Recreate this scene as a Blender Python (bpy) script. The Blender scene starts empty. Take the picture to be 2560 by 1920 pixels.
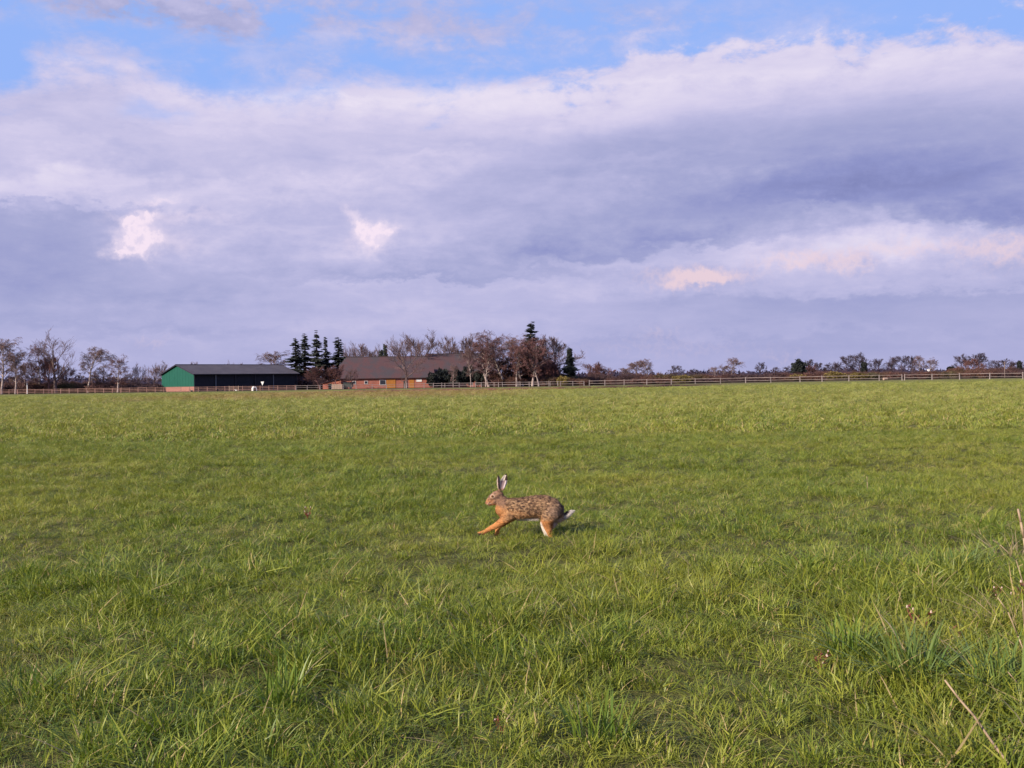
import bpy, math, random
import numpy as np
from mathutils import Vector, Matrix

random.seed(7)
RNG = np.random.default_rng(7)
scene = bpy.context.scene
COL = scene.collection

# ------------------------------------------------------------------ camera
F = 2624.0            # focal length in pixels of the 2560 px wide photograph
CAM_H = 1.26
cam_data = bpy.data.cameras.new("camera")
cam_data.sensor_width = 36.0
cam_data.lens = 36.0 * F / 2560.0
cam_data.clip_start = 0.05
cam_data.clip_end = 8000.0
cam = bpy.data.objects.new("camera", cam_data)
COL.objects.link(cam)
PITCH = math.atan(5.0 / F)
ROLL = math.radians(-0.83)
R_CAM = Matrix.Rotation(math.pi / 2 - PITCH, 3, 'X') @ Matrix.Rotation(ROLL, 3, 'Z')
cam.matrix_world = Matrix.Translation((0, 0, CAM_H)) @ R_CAM.to_4x4()
scene.camera = cam


def ray(px, py):
    return R_CAM @ Vector(((px - 1280) / F, -(py - 960) / F, -1.0))


def at(px, py, Y):
    d = ray(px, py)
    return Vector((d.x / d.y * Y, Y, CAM_H + d.z / d.y * Y))


def hor(px):
    return 955.0 - (px - 1280) * math.tan(math.radians(0.83))


def ang(px, py):
    d = ray(px, py).normalized()
    return math.atan2(d.x, d.y) * F, math.asin(d.z) * F


# ------------------------------------------------------------------ sun and sky
SUN_EL = math.radians(27)
SUN_AZ = math.atan2(-0.80, -0.60)
to_sun = Vector((math.sin(SUN_AZ) * math.cos(SUN_EL), math.cos(SUN_AZ) * math.cos(SUN_EL), math.sin(SUN_EL)))
sun_data = bpy.data.lights.new("sun", 'SUN')
sun_data.energy = 5.0
sun_data.angle = math.radians(0.6)
sun_data.color = (1.0, 0.87, 0.70)
sun = bpy.data.objects.new("sun", sun_data)
sun.rotation_euler = to_sun.to_track_quat('Z', 'Y').to_euler()
sun.location = (-40, -40, 60)
COL.objects.link(sun)

vs = scene.view_settings
scene.display_settings.display_device = 'sRGB'
vs.view_transform = 'Standard'
vs.look = 'None'
vs.exposure = 0.70
vs.gamma = 1.0
vs.use_curve_mapping = False


def lin(r, g, b, k=1.0):
    o = []
    for c in (r, g, b):
        c /= 255.0
        o.append(k * (c / 12.92 if c <= 0.04045 else ((c + 0.055) / 1.055) ** 2.4))
    return (o[0], o[1], o[2], 1.0)


class NT:
    """small helper to write node trees as expressions"""

    def __init__(self, tree):
        self.t = tree

    def new(self, kind, **kw):
        n = self.t.nodes.new(kind)
        for k, v in kw.items():
            setattr(n, k, v)
        return n

    def link(self, a, b):
        self.t.links.new(a, b)

    def put(self, sock, v):
        if isinstance(v, bpy.types.NodeSocket):
            self.link(v, sock)
        elif v is not None:
            sock.default_value = v

    def m(self, op, a, b=None, c=None, clamp=False):
        n = self.new('ShaderNodeMath', operation=op)
        n.use_clamp = clamp
        self.put(n.inputs[0], a)
        if b is not None:
            self.put(n.inputs[1], b)
        if c is not None:
            self.put(n.inputs[2], c)
        return n.outputs[0]

    def v(self, op, a, b=None):
        n = self.new('ShaderNodeVectorMath', operation=op)
        self.put(n.inputs[0], a)
        if b is not None:
            self.put(n.inputs[1], b)
        return n.outputs[0] if op not in ('LENGTH', 'DOT_PRODUCT') else n.outputs['Value']

    def xyz(self, a, b, c=0.0):
        n = self.new('ShaderNodeCombineXYZ')
        for i, q in enumerate((a, b, c)):
            self.put(n.inputs[i], q)
        return n.outputs[0]

    def sep(self, a):
        n = self.new('ShaderNodeSeparateXYZ')
        self.link(a, n.inputs[0])
        return n.outputs

    def noise(self, vec, scale, detail=4.0, rough=0.5, dist=0.0, color=False):
        n = self.new('ShaderNodeTexNoise')
        self.put(n.inputs['Vector'], vec)
        n.inputs['Scale'].default_value = scale
        n.inputs['Detail'].default_value = detail
        n.inputs['Roughness'].default_value = rough
        n.inputs['Distortion'].default_value = dist
        return n.outputs['Color' if color else 'Fac']

    def smooth(self, x, a, b, lo=0.0, hi=1.0):
        n = self.new('ShaderNodeMapRange', interpolation_type='SMOOTHSTEP')
        self.put(n.inputs['Value'], x)
        n.inputs['From Min'].default_value = a
        n.inputs['From Max'].default_value = b
        n.inputs['To Min'].default_value = lo
        n.inputs['To Max'].default_value = hi
        return n.outputs[0]

    def mix(self, f, a, b, mode='MIX'):
        n = self.new('ShaderNodeMix', data_type='RGBA', blend_type=mode)
        self.put(n.inputs[0], f)
        self.put(n.inputs[6], a)
        self.put(n.inputs[7], b)
        return n.outputs[2]

    def ramp(self, f, stops):
        n = self.new('ShaderNodeValToRGB')
        cr = n.color_ramp
        while len(cr.elements) < len(stops):
            cr.elements.new(0.5)
        for e, (p, c) in zip(cr.elements, stops):
            e.position = p
            e.color = c if len(c) == 4 else (*c, 1)
        self.put(n.inputs[0], f)
        return n.outputs[0]


def build_world():
    w = bpy.data.worlds.new("World")
    scene.world = w
    w.use_nodes = True
    t = w.node_tree
    t.nodes.clear()
    n = NT(t)
    out = n.new('ShaderNodeOutputWorld')
    bg = n.new('ShaderNodeBackground')
    bg.inputs['Strength'].default_value = 0.0610
    n.link(bg.outputs[0], out.inputs[0])
    sky = n.new('ShaderNodeTexSky')
    sky.sky_type = 'NISHITA'
    sky.sun_disc = False
    sky.sun_elevation = SUN_EL
    sky.sun_rotation = SUN_AZ
    sky.air_density = 1.0
    sky.dust_density = 0.6
    sky.ozone_density = 2.0
    tc = n.new('ShaderNodeTexCoord')
    d = tc.outputs['Generated']
    s = n.sep(d)
    U = n.m('MULTIPLY', n.m('ARCTAN2', s[0], s[1]), F)
    V = n.m('MULTIPLY', n.m('ARCSINE', s[2]), F)
    dz = n.v('MULTIPLY', d, (1, 1, 3.4))
    dz2 = n.v('MULTIPLY', d, (1, 1, 1.9))
    nb = n.noise(dz, 4.2, 6, 0.55, 0.3)          # broad banks
    nm = n.noise(dz2, 17.0, 7, 0.62, 0.25)       # billows
    nf = n.noise(dz2, 46.0, 6, 0.62)             # fine
    nbc = n.m('SUBTRACT', nb, 0.5)
    nmc = n.m('SUBTRACT', nm, 0.5)
    nfc = n.m('SUBTRACT', nf, 0.5)
    # wobble the plane the cloud shapes are laid out in
    wc = n.noise(dz2, 13.0, 6, 0.6, color=True)
    ws = n.sep(n.v('SUBTRACT', wc, (0.5, 0.5, 0.5)))
    wf = n.sep(n.v('SUBTRACT', n.noise(d, 60.0, 5, 0.6, color=True), (0.5, 0.5, 0.5)))
    Uw = n.m('ADD', U, n.m('ADD', n.m('MULTIPLY', ws[0], 330.0), n.m('MULTIPLY', wf[0], 50.0)))
    Vw = n.m('ADD', V, n.m('ADD', n.m('MULTIPLY', ws[1], 170.0), n.m('MULTIPLY', wf[1], 50.0)))
    Up = n.m('ADD', U, n.m('ADD', n.m('MULTIPLY', ws[0], 60.0), n.m('MULTIPLY', wf[0], 85.0)))
    Vp = n.m('ADD', V, n.m('ADD', n.m('MULTIPLY', ws[1], 50.0), n.m('MULTIPLY', wf[1], 85.0)))
    PW = n.xyz(Uw, Vw)
    PP = n.xyz(Up, Vp)

    def blob(px, py, sx, sy, rot=0.0, crisp=False):
        u, v = ang(px, py)
        q = n.v('SUBTRACT', PP if crisp else PW, (u, v, 0))
        if rot:
            r = n.new('ShaderNodeVectorRotate', rotation_type='Z_AXIS')
            n.link(q, r.inputs['Vector'])
            r.inputs['Angle'].default_value = math.radians(-rot)
            q = r.outputs[0]
        q = n.v('MULTIPLY', q, (1 / sx, 1 / sy, 0))
        e = n.v('DOT_PRODUCT', q, q)
        return n.m('EXPONENT', n.m('MULTIPLY', e, -0.5))

    def total(items):
        acc = None
        for amp, b in items:
            x = n.m('MULTIPLY', b, amp)
            acc = x if acc is None else n.m('ADD', acc, x)
        return acc

    # upper edge of the cloud bank as a function of azimuth
    fc = n.new('ShaderNodeFloatCurve')
    cpts = [(-700, 150), (0, 200), (60, 165), (150, 118), (330, 112), (430, 165), (600, 195), (900, 182), (1120, 205), (1330, 185),
            (1500, 165), (1640, 118), (1900, 128), (2130, 118), (2300, 92), (2560, 66), (3300, 40)]
    cur = fc.mapping.curves[0]
    pts = []
    for px, py in cpts:
        u, v = ang(px, py)
        pts.append(((u + 2200) / 4400.0, v / 1200.0))
    cur.points[0].location = (0.0, pts[0][1])
    cur.points[1].location = (1.0, pts[-1][1])
    for q in pts:
        cur.points.new(*q)
    fc.mapping.update()
    n.put(fc.inputs['Value'], n.m('DIVIDE', n.m('ADD', U, 2200.0), 4400.0, clamp=True))
    top = n.m('MULTIPLY', fc.outputs[0], 1200.0)
    depth = n.m('SUBTRACT', top, V)               # px below the edge of the bank
    dn = n.m('ADD', depth, n.m('ADD', n.m('MULTIPLY', nbc, 150.0), n.m('ADD', n.m('MULTIPLY', nmc, 260.0), n.m('MULTIPLY', nfc, 90.0))))
    cov = n.smooth(n.m('MULTIPLY', dn, n.smooth(U, -200.0, 500.0, 1.0, 2.2)), -55.0, 75.0)
    # ragged wisps above the edge, the cloud at the upper left, and broken cloud higher up
    wisp = total([(2.2, blob(310, 0, 290, 34)), (0.55, blob(1130, 60, 170, 40)), (0.5, blob(900, 105, 160, 28)), (0.45, blob(1540, 110, 170, 40)),
                  (0.60, blob(2030, 90, 110, 26)), (0.5, blob(560, 150, 150, 28)), (0.55, blob(1180, 150, 120, 40)), (0.35, blob(1700, 60, 200, 30)), (0.45, blob(1250, 20, 500, 40))])
    wispc = n.m('MULTIPLY', wisp, n.smooth(n.m('ADD', nm, n.m('MULTIPLY', nfc, 0.4)), 0.33, 0.66), clamp=True)
    high = n.m('MULTIPLY', n.smooth(n.m('ADD', nb, n.m('MULTIPLY', nmc, 0.5)), 0.46, 0.62), n.smooth(V, 1040, 1500))
    hole = n.m('SUBTRACT', 1.0, n.m('MULTIPLY', blob(655, 225, 60, 22), 0.75))
    hole = n.m('MULTIPLY', hole, n.m('SUBTRACT', 1.0, n.m('MULTIPLY', blob(385, 300, 40, 14), 0.4)))
    cov = n.m('MULTIPLY', cov, hole)
    cover = n.m('MAXIMUM', n.m('MAXIMUM', cov, wispc), high)
    # how bright the cloud is
    edge = n.m('EXPONENT', n.m('MULTIPLY', n.m('POWER', n.m('DIVIDE', n.m('SUBTRACT', dn, 70.0), 75.0), 2.0), -0.5))
    rightness = n.smooth(U, -300.0, 500.0, 0.30, 1.0)
    br = n.m('MULTIPLY', n.m('MULTIPLY', edge, rightness), 0.25)
    # firm-edged banks: lit just under an upper edge, or dark just above a flat base
    Ve = n.m('ADD', V, n.m('ADD', n.m('MULTIPLY', nmc, 150.0), n.m('MULTIPLY', nfc, 75.0)))
    Ue = n.m('ADD', U, n.m('MULTIPLY', ws[0], 200.0))

    def bank_edge(amp, px, py, su, h, slope=0.0, under=False, soft=14.0):
        u, v = ang(px, py)
        line = v if not slope else n.m('ADD', n.m('MULTIPLY', n.m('SUBTRACT', U, u), slope), v)
        dist = n.m('SUBTRACT', Ve, line) if under else n.m('SUBTRACT', line, Ve)
        stepv = n.smooth(dist, -soft, soft)
        fall = n.m('EXPONENT', n.m('MULTIPLY', n.m('MAXIMUM', dist, 0.0), -1.0 / h))
        win = n.m('EXPONENT', n.m('MULTIPLY', n.m('POWER', n.m('DIVIDE', n.m('ABSOLUTE', n.m('SUBTRACT', Ue, u)), su), 2.0), -0.5))
        return n.m('MULTIPLY', n.m('MULTIPLY', stepv, fall), n.m('MULTIPLY', win, amp))

    edges = [bank_edge(0.13, 200, 130, 170, 50), bank_edge(0.20, 700, 222, 260, 45), bank_edge(0.13, 1120, 205, 220, 60), bank_edge(0.14, 1090, 372, 170, 35),
             bank_edge(0.10, 160, 330, 200, 50), bank_edge(0.10, 480, 300, 200, 40, 0.1), bank_edge(-0.16, 60, 508, 260, 130, 0, False, 8), bank_edge(0.12, 1620, 395, 200, 40),
             bank_edge(-0.26, 1120, 704, 330, 60, 0, True, 12), bank_edge(-0.16, 350, 832, 260, 60, 0, True), bank_edge(-0.30, 1680, 622, 300, 100, 0.10, True),
             bank_edge(-0.28, 2440, 560, 230, 150, -0.22, True), bank_edge(-0.20, 2050, 500, 200, 120, 0.05, True), bank_edge(-0.18, 2250, 735, 380, 50), bank_edge(-0.14, 1720, 738, 300, 30),
             bank_edge(0.12, 1450, 660, 260, 50), bank_edge(0.08, 1500, 745, 380, 60), bank_edge(-0.10, 1700, 845, 500, 40), bank_edge(0.08, 900, 790, 400, 50), bank_edge(0.10, 620, 560, 260, 50),
             bank_edge(0.10, 1650, 190, 260, 40), bank_edge(0.10, 2250, 120, 260, 50), bank_edge(0.06, 2150, 330, 260, 60)]
    esum = edges[0]
    for e in edges[1:]:
        esum = n.m('ADD', esum, e)
    shapes = total([
        (-0.16, blob(2350, 440, 330, 130)), (-0.08, blob(2540, 540, 190, 80)), (-0.10, blob(1700, 560, 330, 70, 4)), (-0.10, blob(1900, 330, 420, 60)),
        (-0.10, blob(1500, 420, 260, 60)), (-0.16, blob(120, 640, 260, 90)), (0.34, blob(2210, 590, 190, 42, -6)), (0.16, blob(2020, 625, 260, 30)),
        (0.10, blob(1380, 250, 220, 50)), (0.24, blob(110, 470, 230, 26)), (0.14, blob(760, 470, 240, 18)), (0.10, blob(430, 590, 150, 80)),
        (0.12, blob(980, 600, 160, 60)), (-0.20, blob(430, 38, 230, 16)), (-0.08, blob(2100, 820, 500, 60)), (0.08, blob(820, 300, 300, 70))])
    base = n.m('ADD', n.m('ADD', br, shapes), esum)
    st = n.m('SUBTRACT', n.noise(n.v('MULTIPLY', d, (1, 1, 4.5)), 11.0, 7, 0.6, 0.4), 0.5)
    base = n.m('ADD', base, n.m('MULTIPLY', nbc, 0.16))
    base = n.m('ADD', base, n.m('MULTIPLY', nmc, 0.22))
    base = n.m('ADD', base, n.m('MULTIPLY', st, 0.34))
    base = n.m('ADD', base, n.m('MULTIPLY', nfc, 0.12))
    base = n.m('ADD', base, 0.62, clamp=True)
    cl = n.ramp(base, [(0.0, lin(126, 132, 184)), (0.22, lin(144, 150, 202)), (0.45, lin(168, 171, 213)), (0.62, lin(188, 187, 225)),
                       (0.80, lin(212, 206, 236)), (1.0, lin(233, 225, 244))])
    # the small sunlit heaps
    bil = n.noise(d, 95.0, 5, 0.55)
    bil = n.m('SUBTRACT', 0.5, n.m('MULTIPLY', n.m('ABSOLUTE', n.m('SUBTRACT', bil, 0.5)), 3.2))
    puff = total([
        (0.95, blob(312, 622, 30, 19, 0, True)), (0.85, blob(355, 590, 30, 28, -30, True)), (0.58, blob(348, 548, 30, 12, 20, True)), (0.35, blob(300, 548, 34, 10, 0, True)), (0.62, blob(395, 499, 40, 7, 4, True)),
        (0.46, blob(470, 542, 70, 12, 0, True)), (0.50, blob(425, 605, 62, 28, 0, True)),
        (0.95, blob(925, 582, 34, 22, 0, True)), (0.66, blob(962, 572, 30, 14, 10, True)), (0.60, blob(886, 548, 13, 30, 28, True)), (0.42, blob(915, 618, 34, 18, 0, True))])
    crisp = n.smooth(n.m('ADD', puff, n.m('MULTIPLY', bil, 0.36)), 0.42, 0.98)
    glow = n.smooth(n.m('ADD', puff, n.m('MULTIPLY', nfc, 0.5)), 0.0, 0.9, 0.0, 0.62)
    body = n.m('MULTIPLY', n.smooth(puff, 0.15, 1.0, 0.15, 0.85), n.smooth(bil, -0.1, 0.45, 0.72, 1.12))
    pk = n.m('MAXIMUM', n.m('MULTIPLY', crisp, body), glow, clamp=True)
    cl = n.mix(pk, cl, lin(250, 232, 247))
    warm = total([(0.8, blob(1755, 698, 52, 13, 0, True)), (0.7, blob(1740, 690, 80, 18, 0, True)), (0.6, blob(2000, 645, 60, 18, 0, True)), (0.5, blob(2130, 658, 40, 18, 0, True)),
                  (0.55, blob(2510, 625, 70, 26, 0, True)), (0.4, blob(2270, 615, 120, 16, 0, True)), (0.3, blob(380, 850, 36, 14, 0, True)),
                  (0.3, blob(1960, 893, 40, 12, 0, True)), (0.25, blob(1650, 828, 40, 12, 0, True)), (0.2, blob(1650, 870, 200, 20, 0, True))])
    wk = n.smooth(n.m('ADD', warm, n.m('MULTIPLY', n.m('SUBTRACT', bil, 0.2), 0.55)), 0.10, 1.05, 0.0, 0.80)
    cl = n.mix(wk, cl, lin(242, 214, 220))
    cl = n.v('SCALE', cl)
    cl.node.inputs['Scale'].default_value = 10.0
    # pale thick air close to the horizon
    low = n.smooth(V, 0.0, 260.0, 0.45, 0.0)
    cl = n.mix(low, cl, lin(166, 168, 213, 10.0))
    blue = n.mix(0.92, sky.outputs[0], lin(152, 186, 254, 10.0))
    blue = n.mix(n.smooth(V, 700, 3600, 0.0, 1.0), blue, n.mix(0.75, sky.outputs[0], lin(84, 130, 235, 10.0)))
    col = n.mix(cover, blue, cl)
    below = n.smooth(V, -60.0, -5.0)
    col = n.mix(below, lin(120, 120, 140, 10.0), col)
    n.link(col, bg.inputs['Color'])
    w.cycles.sampling_method = 'MANUAL'
    w.cycles.sample_map_resolution = 512


build_world()


# ------------------------------------------------------------------ object helpers
def mesh_np(name, V, Fc, mat=None, smooth=False):
    V = np.asarray(V, dtype=np.float32)
    Fc = np.asarray(Fc, dtype=np.int32)
    me = bpy.data.meshes.new(name)
    me.vertices.add(len(V))
    me.vertices.foreach_set('co', V.ravel())
    if len(Fc):
        nf, k = Fc.shape
        me.loops.add(nf * k)
        me.loops.foreach_set('vertex_index', Fc.ravel())
        me.polygons.add(nf)
        me.polygons.foreach_set('loop_start', np.arange(0, nf * k, k, dtype=np.int32))
        if smooth:
            me.polygons.foreach_set('use_smooth', np.ones(nf, dtype=bool))
    me.update(calc_edges=True)
    me.validate()
    if mat:
        me.materials.append(mat)
    return me


def obj(name, me, parent=None, loc=None, rot=None, scale=None):
    o = bpy.data.objects.new(name, me)
    COL.objects.link(o)
    if parent:
        o.parent = parent
    if loc is not None:
        o.location = loc
    if rot is not None:
        o.rotation_euler = rot
    if scale is not None:
        o.scale = scale
    return o


def tag(o, label=None, cat=None, group=None, kind=None):
    if label:
        o['label'] = label
    if cat:
        o['category'] = cat
    if group:
        o['group'] = group
    if kind:
        o['kind'] = kind
    return o


def thing(name, label, cat, loc=(0, 0, 0), rz=0.0, group=None, scale=None):
    o = obj(name, None, None, loc, (0, 0, rz), scale)
    o.empty_display_size = 0.3
    return tag(o, label, cat, group)


class MB:
    """collects quads for one mesh"""

    def __init__(self):
        self.v, self.f = [], []

    def quad(self, a, b, c, d):
        i = len(self.v)
        self.v += [tuple(a), tuple(b), tuple(c), tuple(d)]
        self.f.append((i, i + 1, i + 2, i + 3))
        return self

    def poly(self, pts):
        i = len(self.v)
        self.v += [tuple(p) for p in pts]
        self.f.append(tuple(range(i, i + len(pts))))
        return self

    def box(self, x0, x1, y0, y1, z0, z1):
        return self.hexa([(x0, y0, z0), (x1, y0, z0), (x1, y1, z0), (x0, y1, z0)], [(x0, y0, z1), (x1, y0, z1), (x1, y1, z1), (x0, y1, z1)])

    def hexa(self, lo, hi):
        i = len(self.v)
        n = len(lo)
        self.v += [tuple(p) for p in lo] + [tuple(p) for p in hi]
        self.f.append(tuple(range(i + n - 1, i - 1, -1)))
        self.f.append(tuple(range(i + n, i + 2 * n)))
        for k in range(n):
            j = (k + 1) % n
            self.f.append((i + k, i + j, i + n + j, i + n + k))
        return self

    def bar(self, p, q, r0, r1=None, sides=6):
        r1 = r0 if r1 is None else r1
        p, q = Vector(p), Vector(q)
        d = (q - p).normalized()
        u = d.orthogonal().normalized()
        w = d.cross(u)
        ring = lambda c, r: [c + (u * math.cos(a) + w * math.sin(a)) * r for a in [2 * math.pi * k / sides for k in range(sides)]]
        return self.hexa(ring(p, r0), ring(q, r1))

    def mesh(self, name, mat, smooth=False):
        me = bpy.data.meshes.new(name)
        me.from_pydata(self.v, [], self.f)
        me.update()
        if mat:
            me.materials.append(mat)
        if smooth:
            for p in me.polygons:
                p.use_smooth = True
        return me

    def build(self, name, mat, parent=None, smooth=False, loc=None, rot=None):
        return obj(name, self.mesh(name, mat, smooth), parent, loc, rot)


# ------------------------------------------------------------------ materials
def material(name, fn, rough=0.8, spec=0.3):
    m = bpy.data.materials.new(name)
    m.use_nodes = True
    t = m.node_tree
    n = NT(t)
    b = t.nodes['Principled BSDF']
    b.inputs['Roughness'].default_value = rough
    b.inputs['Specular IOR Level'].default_value = spec
    c = fn(n, b)
    if c is not None:
        n.put(b.inputs['Base Color'], c)
    return m


def mottled(name, c1, c2, scale=3.0, rough=0.85, bump=0.0, detail=5, spec=0.25, stretch=(1, 1, 1), coords='Object', rnd=0.0):
    def fn(n, b):
        tc = n.new('ShaderNodeTexCoord')
        vec = n.v('MULTIPLY', tc.outputs[coords], stretch)
        f = n.noise(vec, scale, detail, 0.6)
        f = n.smooth(f, 0.3, 0.7)
        c = n.mix(f, (*c1, 1), (*c2, 1))
        if rnd:
            oi = n.new('ShaderNodeObjectInfo')
            k = n.m('ADD', n.m('MULTIPLY', oi.outputs['Random'], 2 * rnd), 1 - rnd)
            c = n.mix(1.0, c, n.xyz(k, k, k), 'MULTIPLY')
        if bump:
            bp = n.new('ShaderNodeBump')
            bp.inputs['Strength'].default_value = bump
            n.put(bp.inputs['Height'], n.noise(vec, scale * 4, 4))
            n.link(bp.outputs[0], b.inputs['Normal'])
        return c
    return material(name, fn, rough, spec)


M = {}
M['green_clad'] = material('green_cladding', lambda n, b: None, 0.55)


def _clad(n, b):
    tc = n.new('ShaderNodeTexCoord')
    s = n.sep(tc.outputs['Object'])
    st = n.m('SINE', n.m('MULTIPLY', s[1], 20.0))
    f = n.noise(tc.outputs['Object'], 0.6, 4)
    c = n.mix(f, (0.008, 0.066, 0.048, 1), (0.012, 0.090, 0.064, 1))
    bp = n.new('ShaderNodeBump')
    bp.inputs['Strength'].default_value = 0.3
    n.put(bp.inputs['Height'], st)
    n.link(bp.outputs[0], b.inputs['Normal'])
    return c


M['green_clad'] = material('green_cladding', _clad, 0.5)


def _brick(n, b):
    tc = n.new('ShaderNodeTexCoord')
    br = n.new('ShaderNodeTexBrick')
    n.link(tc.outputs['Object'], br.inputs['Vector'])
    # bricks run on x and z, whatever way the wall faces
    s = n.sep(tc.outputs['Object'])
    n.link(n.xyz(n.m('ADD', s[0], s[1]), s[2]), br.inputs['Vector'])
    br.inputs['Color1'].default_value = (0.40, 0.105, 0.060, 1)
    br.inputs['Color2'].default_value = (0.30, 0.075, 0.048, 1)
    br.inputs['Mortar'].default_value = (0.33, 0.22, 0.18, 1)
    br.inputs['Scale'].default_value = 1.0
    br.inputs['Brick Width'].default_value = 0.25
    br.inputs['Row Height'].default_value = 0.08
    br.inputs['Mortar Size'].default_value = 0.008
    f = n.noise(tc.outputs['Object'], 0.7, 5)
    return n.mix(n.smooth(f, 0.35, 0.75, 0, 0.6), br.outputs['Color'], (0.22, 0.085, 0.07, 1))


M['brick'] = material('brick', _brick, 0.85)
M['brick_pale'] = mottled('pale_brick', (0.30, 0.14, 0.11), (0.24, 0.11, 0.09), 2.0)


def _roof(c1, c2, tile=2.5, patch=0.35):
    def fn(n, b):
        tc = n.new('ShaderNodeTexCoord')
        f = n.noise(tc.outputs['Object'], patch, 6, 0.6)
        g = n.noise(tc.outputs['Object'], 3.0, 4, 0.6)
        w = n.m('SINE', n.m('MULTIPLY', n.sep(tc.outputs['Object'])[2], 18.0))
        c = n.mix(n.smooth(f, 0.35, 0.65), (*c1, 1), (*c2, 1))
        k = n.m('ADD', 0.75, n.m('MULTIPLY', g, 0.5))
        c = n.mix(1.0, c, n.xyz(k, k, k), 'MULTIPLY')
        bp = n.new('ShaderNodeBump')
        bp.inputs['Strength'].default_value = 0.4
        n.put(bp.inputs['Height'], w)
        n.link(bp.outputs[0], b.inputs['Normal'])
        return c
    return fn


M['tile_roof'] = material('old_tile_roof', _roof((0.080, 0.040, 0.042), (0.055, 0.044, 0.050)), 0.85)
M['sheet_roof'] = material('grey_sheet_roof', _roof((0.060, 0.050, 0.056), (0.078, 0.066, 0.072)), 0.75)
M['red_roof'] = material('red_roof', _roof((0.16, 0.06, 0.045), (0.10, 0.045, 0.04)), 0.85)
M['near_black'] = mottled('near_black_sheet', (0.012, 0.014, 0.022), (0.020, 0.020, 0.030), 1.2, 0.9)
M['steel'] = mottled('galvanised_steel', (0.13, 0.14, 0.17), (0.10, 0.11, 0.14), 4, 0.5)
M['trim'] = mottled('dark_trim', (0.03, 0.028, 0.045), (0.02, 0.02, 0.03), 2, 0.6)
M['white'] = mottled('white_paint', (0.78, 0.76, 0.74), (0.68, 0.66, 0.64), 3, 0.6)
M['yellow_door'] = mottled('ochre_boards', (0.42, 0.17, 0.035), (0.34, 0.13, 0.03), 2, 0.7)
M['glass'] = mottled('dark_glass', (0.02, 0.022, 0.03), (0.03, 0.03, 0.04), 1, 0.15, spec=0.5)
M['concrete'] = mottled('pale_concrete', (0.36, 0.25, 0.19), (0.28, 0.20, 0.15), 2.5, 0.9)
M['dark_green'] = mottled('dark_green_paint', (0.025, 0.035, 0.03), (0.04, 0.045, 0.045), 2, 0.6)
M['wood_brown'] = mottled('stained_rail', (0.36, 0.21, 0.17), (0.26, 0.15, 0.13), 3, 0.85, rnd=0.2)
M['wood_grey'] = mottled('weathered_rail', (0.31, 0.26, 0.25), (0.21, 0.17, 0.17), 3, 0.85, rnd=0.22)
M['soil'] = mottled('bare_soil', (0.15, 0.062, 0.045), (0.09, 0.045, 0.035), 0.8, 0.95, bump=0.5)
M['pole'] = mottled('pole_wood', (0.20, 0.15, 0.14), (0.16, 0.12, 0.11), 3, 0.9)
M['feather_black'] = mottled('black_feathers', (0.012, 0.012, 0.014), (0.03, 0.026, 0.03), 20, 0.6)
M['feather_white'] = mottled('white_feathers', (0.7, 0.68, 0.66), (0.55, 0.53, 0.52), 20, 0.8)
M['straw'] = mottled('dry_stalk', (0.38, 0.28, 0.18), (0.22, 0.15, 0.10), 22, 0.7, stretch=(1, 1, 0.3))
M['bark'] = mottled('grey_bark', (0.165, 0.112, 0.100), (0.095, 0.066, 0.066), 1.5, 0.95, rnd=0.2)
M['bark_birch'] = mottled('birch_bark', (0.44, 0.36, 0.33), (0.14, 0.10, 0.10), 1.6, 0.8, stretch=(1, 1, 2.5))
M['twig_grey'] = mottled('grey_twigs', (0.165, 0.100, 0.090), (0.105, 0.066, 0.070), 0.35, 0.9, rnd=0.15)
M['twig_red'] = mottled('reddish_twigs', (0.155, 0.072, 0.064), (0.100, 0.052, 0.056), 0.4, 0.9, rnd=0.15)
M['twig_dark'] = mottled('dark_twigs', (0.070, 0.045, 0.058), (0.045, 0.032, 0.045), 0.3, 0.9, rnd=0.15)
M['needles'] = mottled('spruce_needles', (0.046, 0.054, 0.042), (0.026, 0.032, 0.030), 0.8, 0.85)
M['evergreen'] = mottled('evergreen_leaves', (0.022, 0.026, 0.022), (0.014, 0.016, 0.016), 0.8, 0.7)


def _scrub(n, b):
    g = n.new('ShaderNodeNewGeometry')
    f = n.noise(g.outputs['Position'], 0.045, 3, 0.6)
    f2 = n.noise(g.outputs['Position'], 0.5, 3, 0.6)
    c = n.ramp(f, [(0.0, (0.05, 0.036, 0.048, 1)), (0.44, (0.075, 0.044, 0.046, 1)), (0.54, (0.12, 0.058, 0.046, 1)), (0.66, (0.085, 0.072, 0.035, 1)), (0.9, (0.055, 0.04, 0.05, 1))])
    k = n.m('ADD', 0.6, n.m('MULTIPLY', f2, 0.8))
    return n.mix(1.0, c, n.xyz(k, k, k), 'MULTIPLY')


M['scrub'] = material('winter_scrub', _scrub, 0.95)
M['olive'] = mottled('olive_twigs', (0.17, 0.125, 0.035), (0.11, 0.085, 0.03), 0.5, 0.9)
M['far_wood'] = mottled('far_wood', (0.040, 0.028, 0.050), (0.026, 0.020, 0.038), 0.05, 0.95, coords='Object')


# ------------------------------------------------------------------ ground
def sstep(x, a, b):
    t = np.clip((x - a) / (b - a), 0, 1)
    return t * t * (3 - 2 * t)


_ph = RNG.uniform(0, 6.28, 24)
_dr = RNG.uniform(0, 6.28, 24)


_LAT = RNG.uniform(-1, 1, (256, 256))


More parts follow.
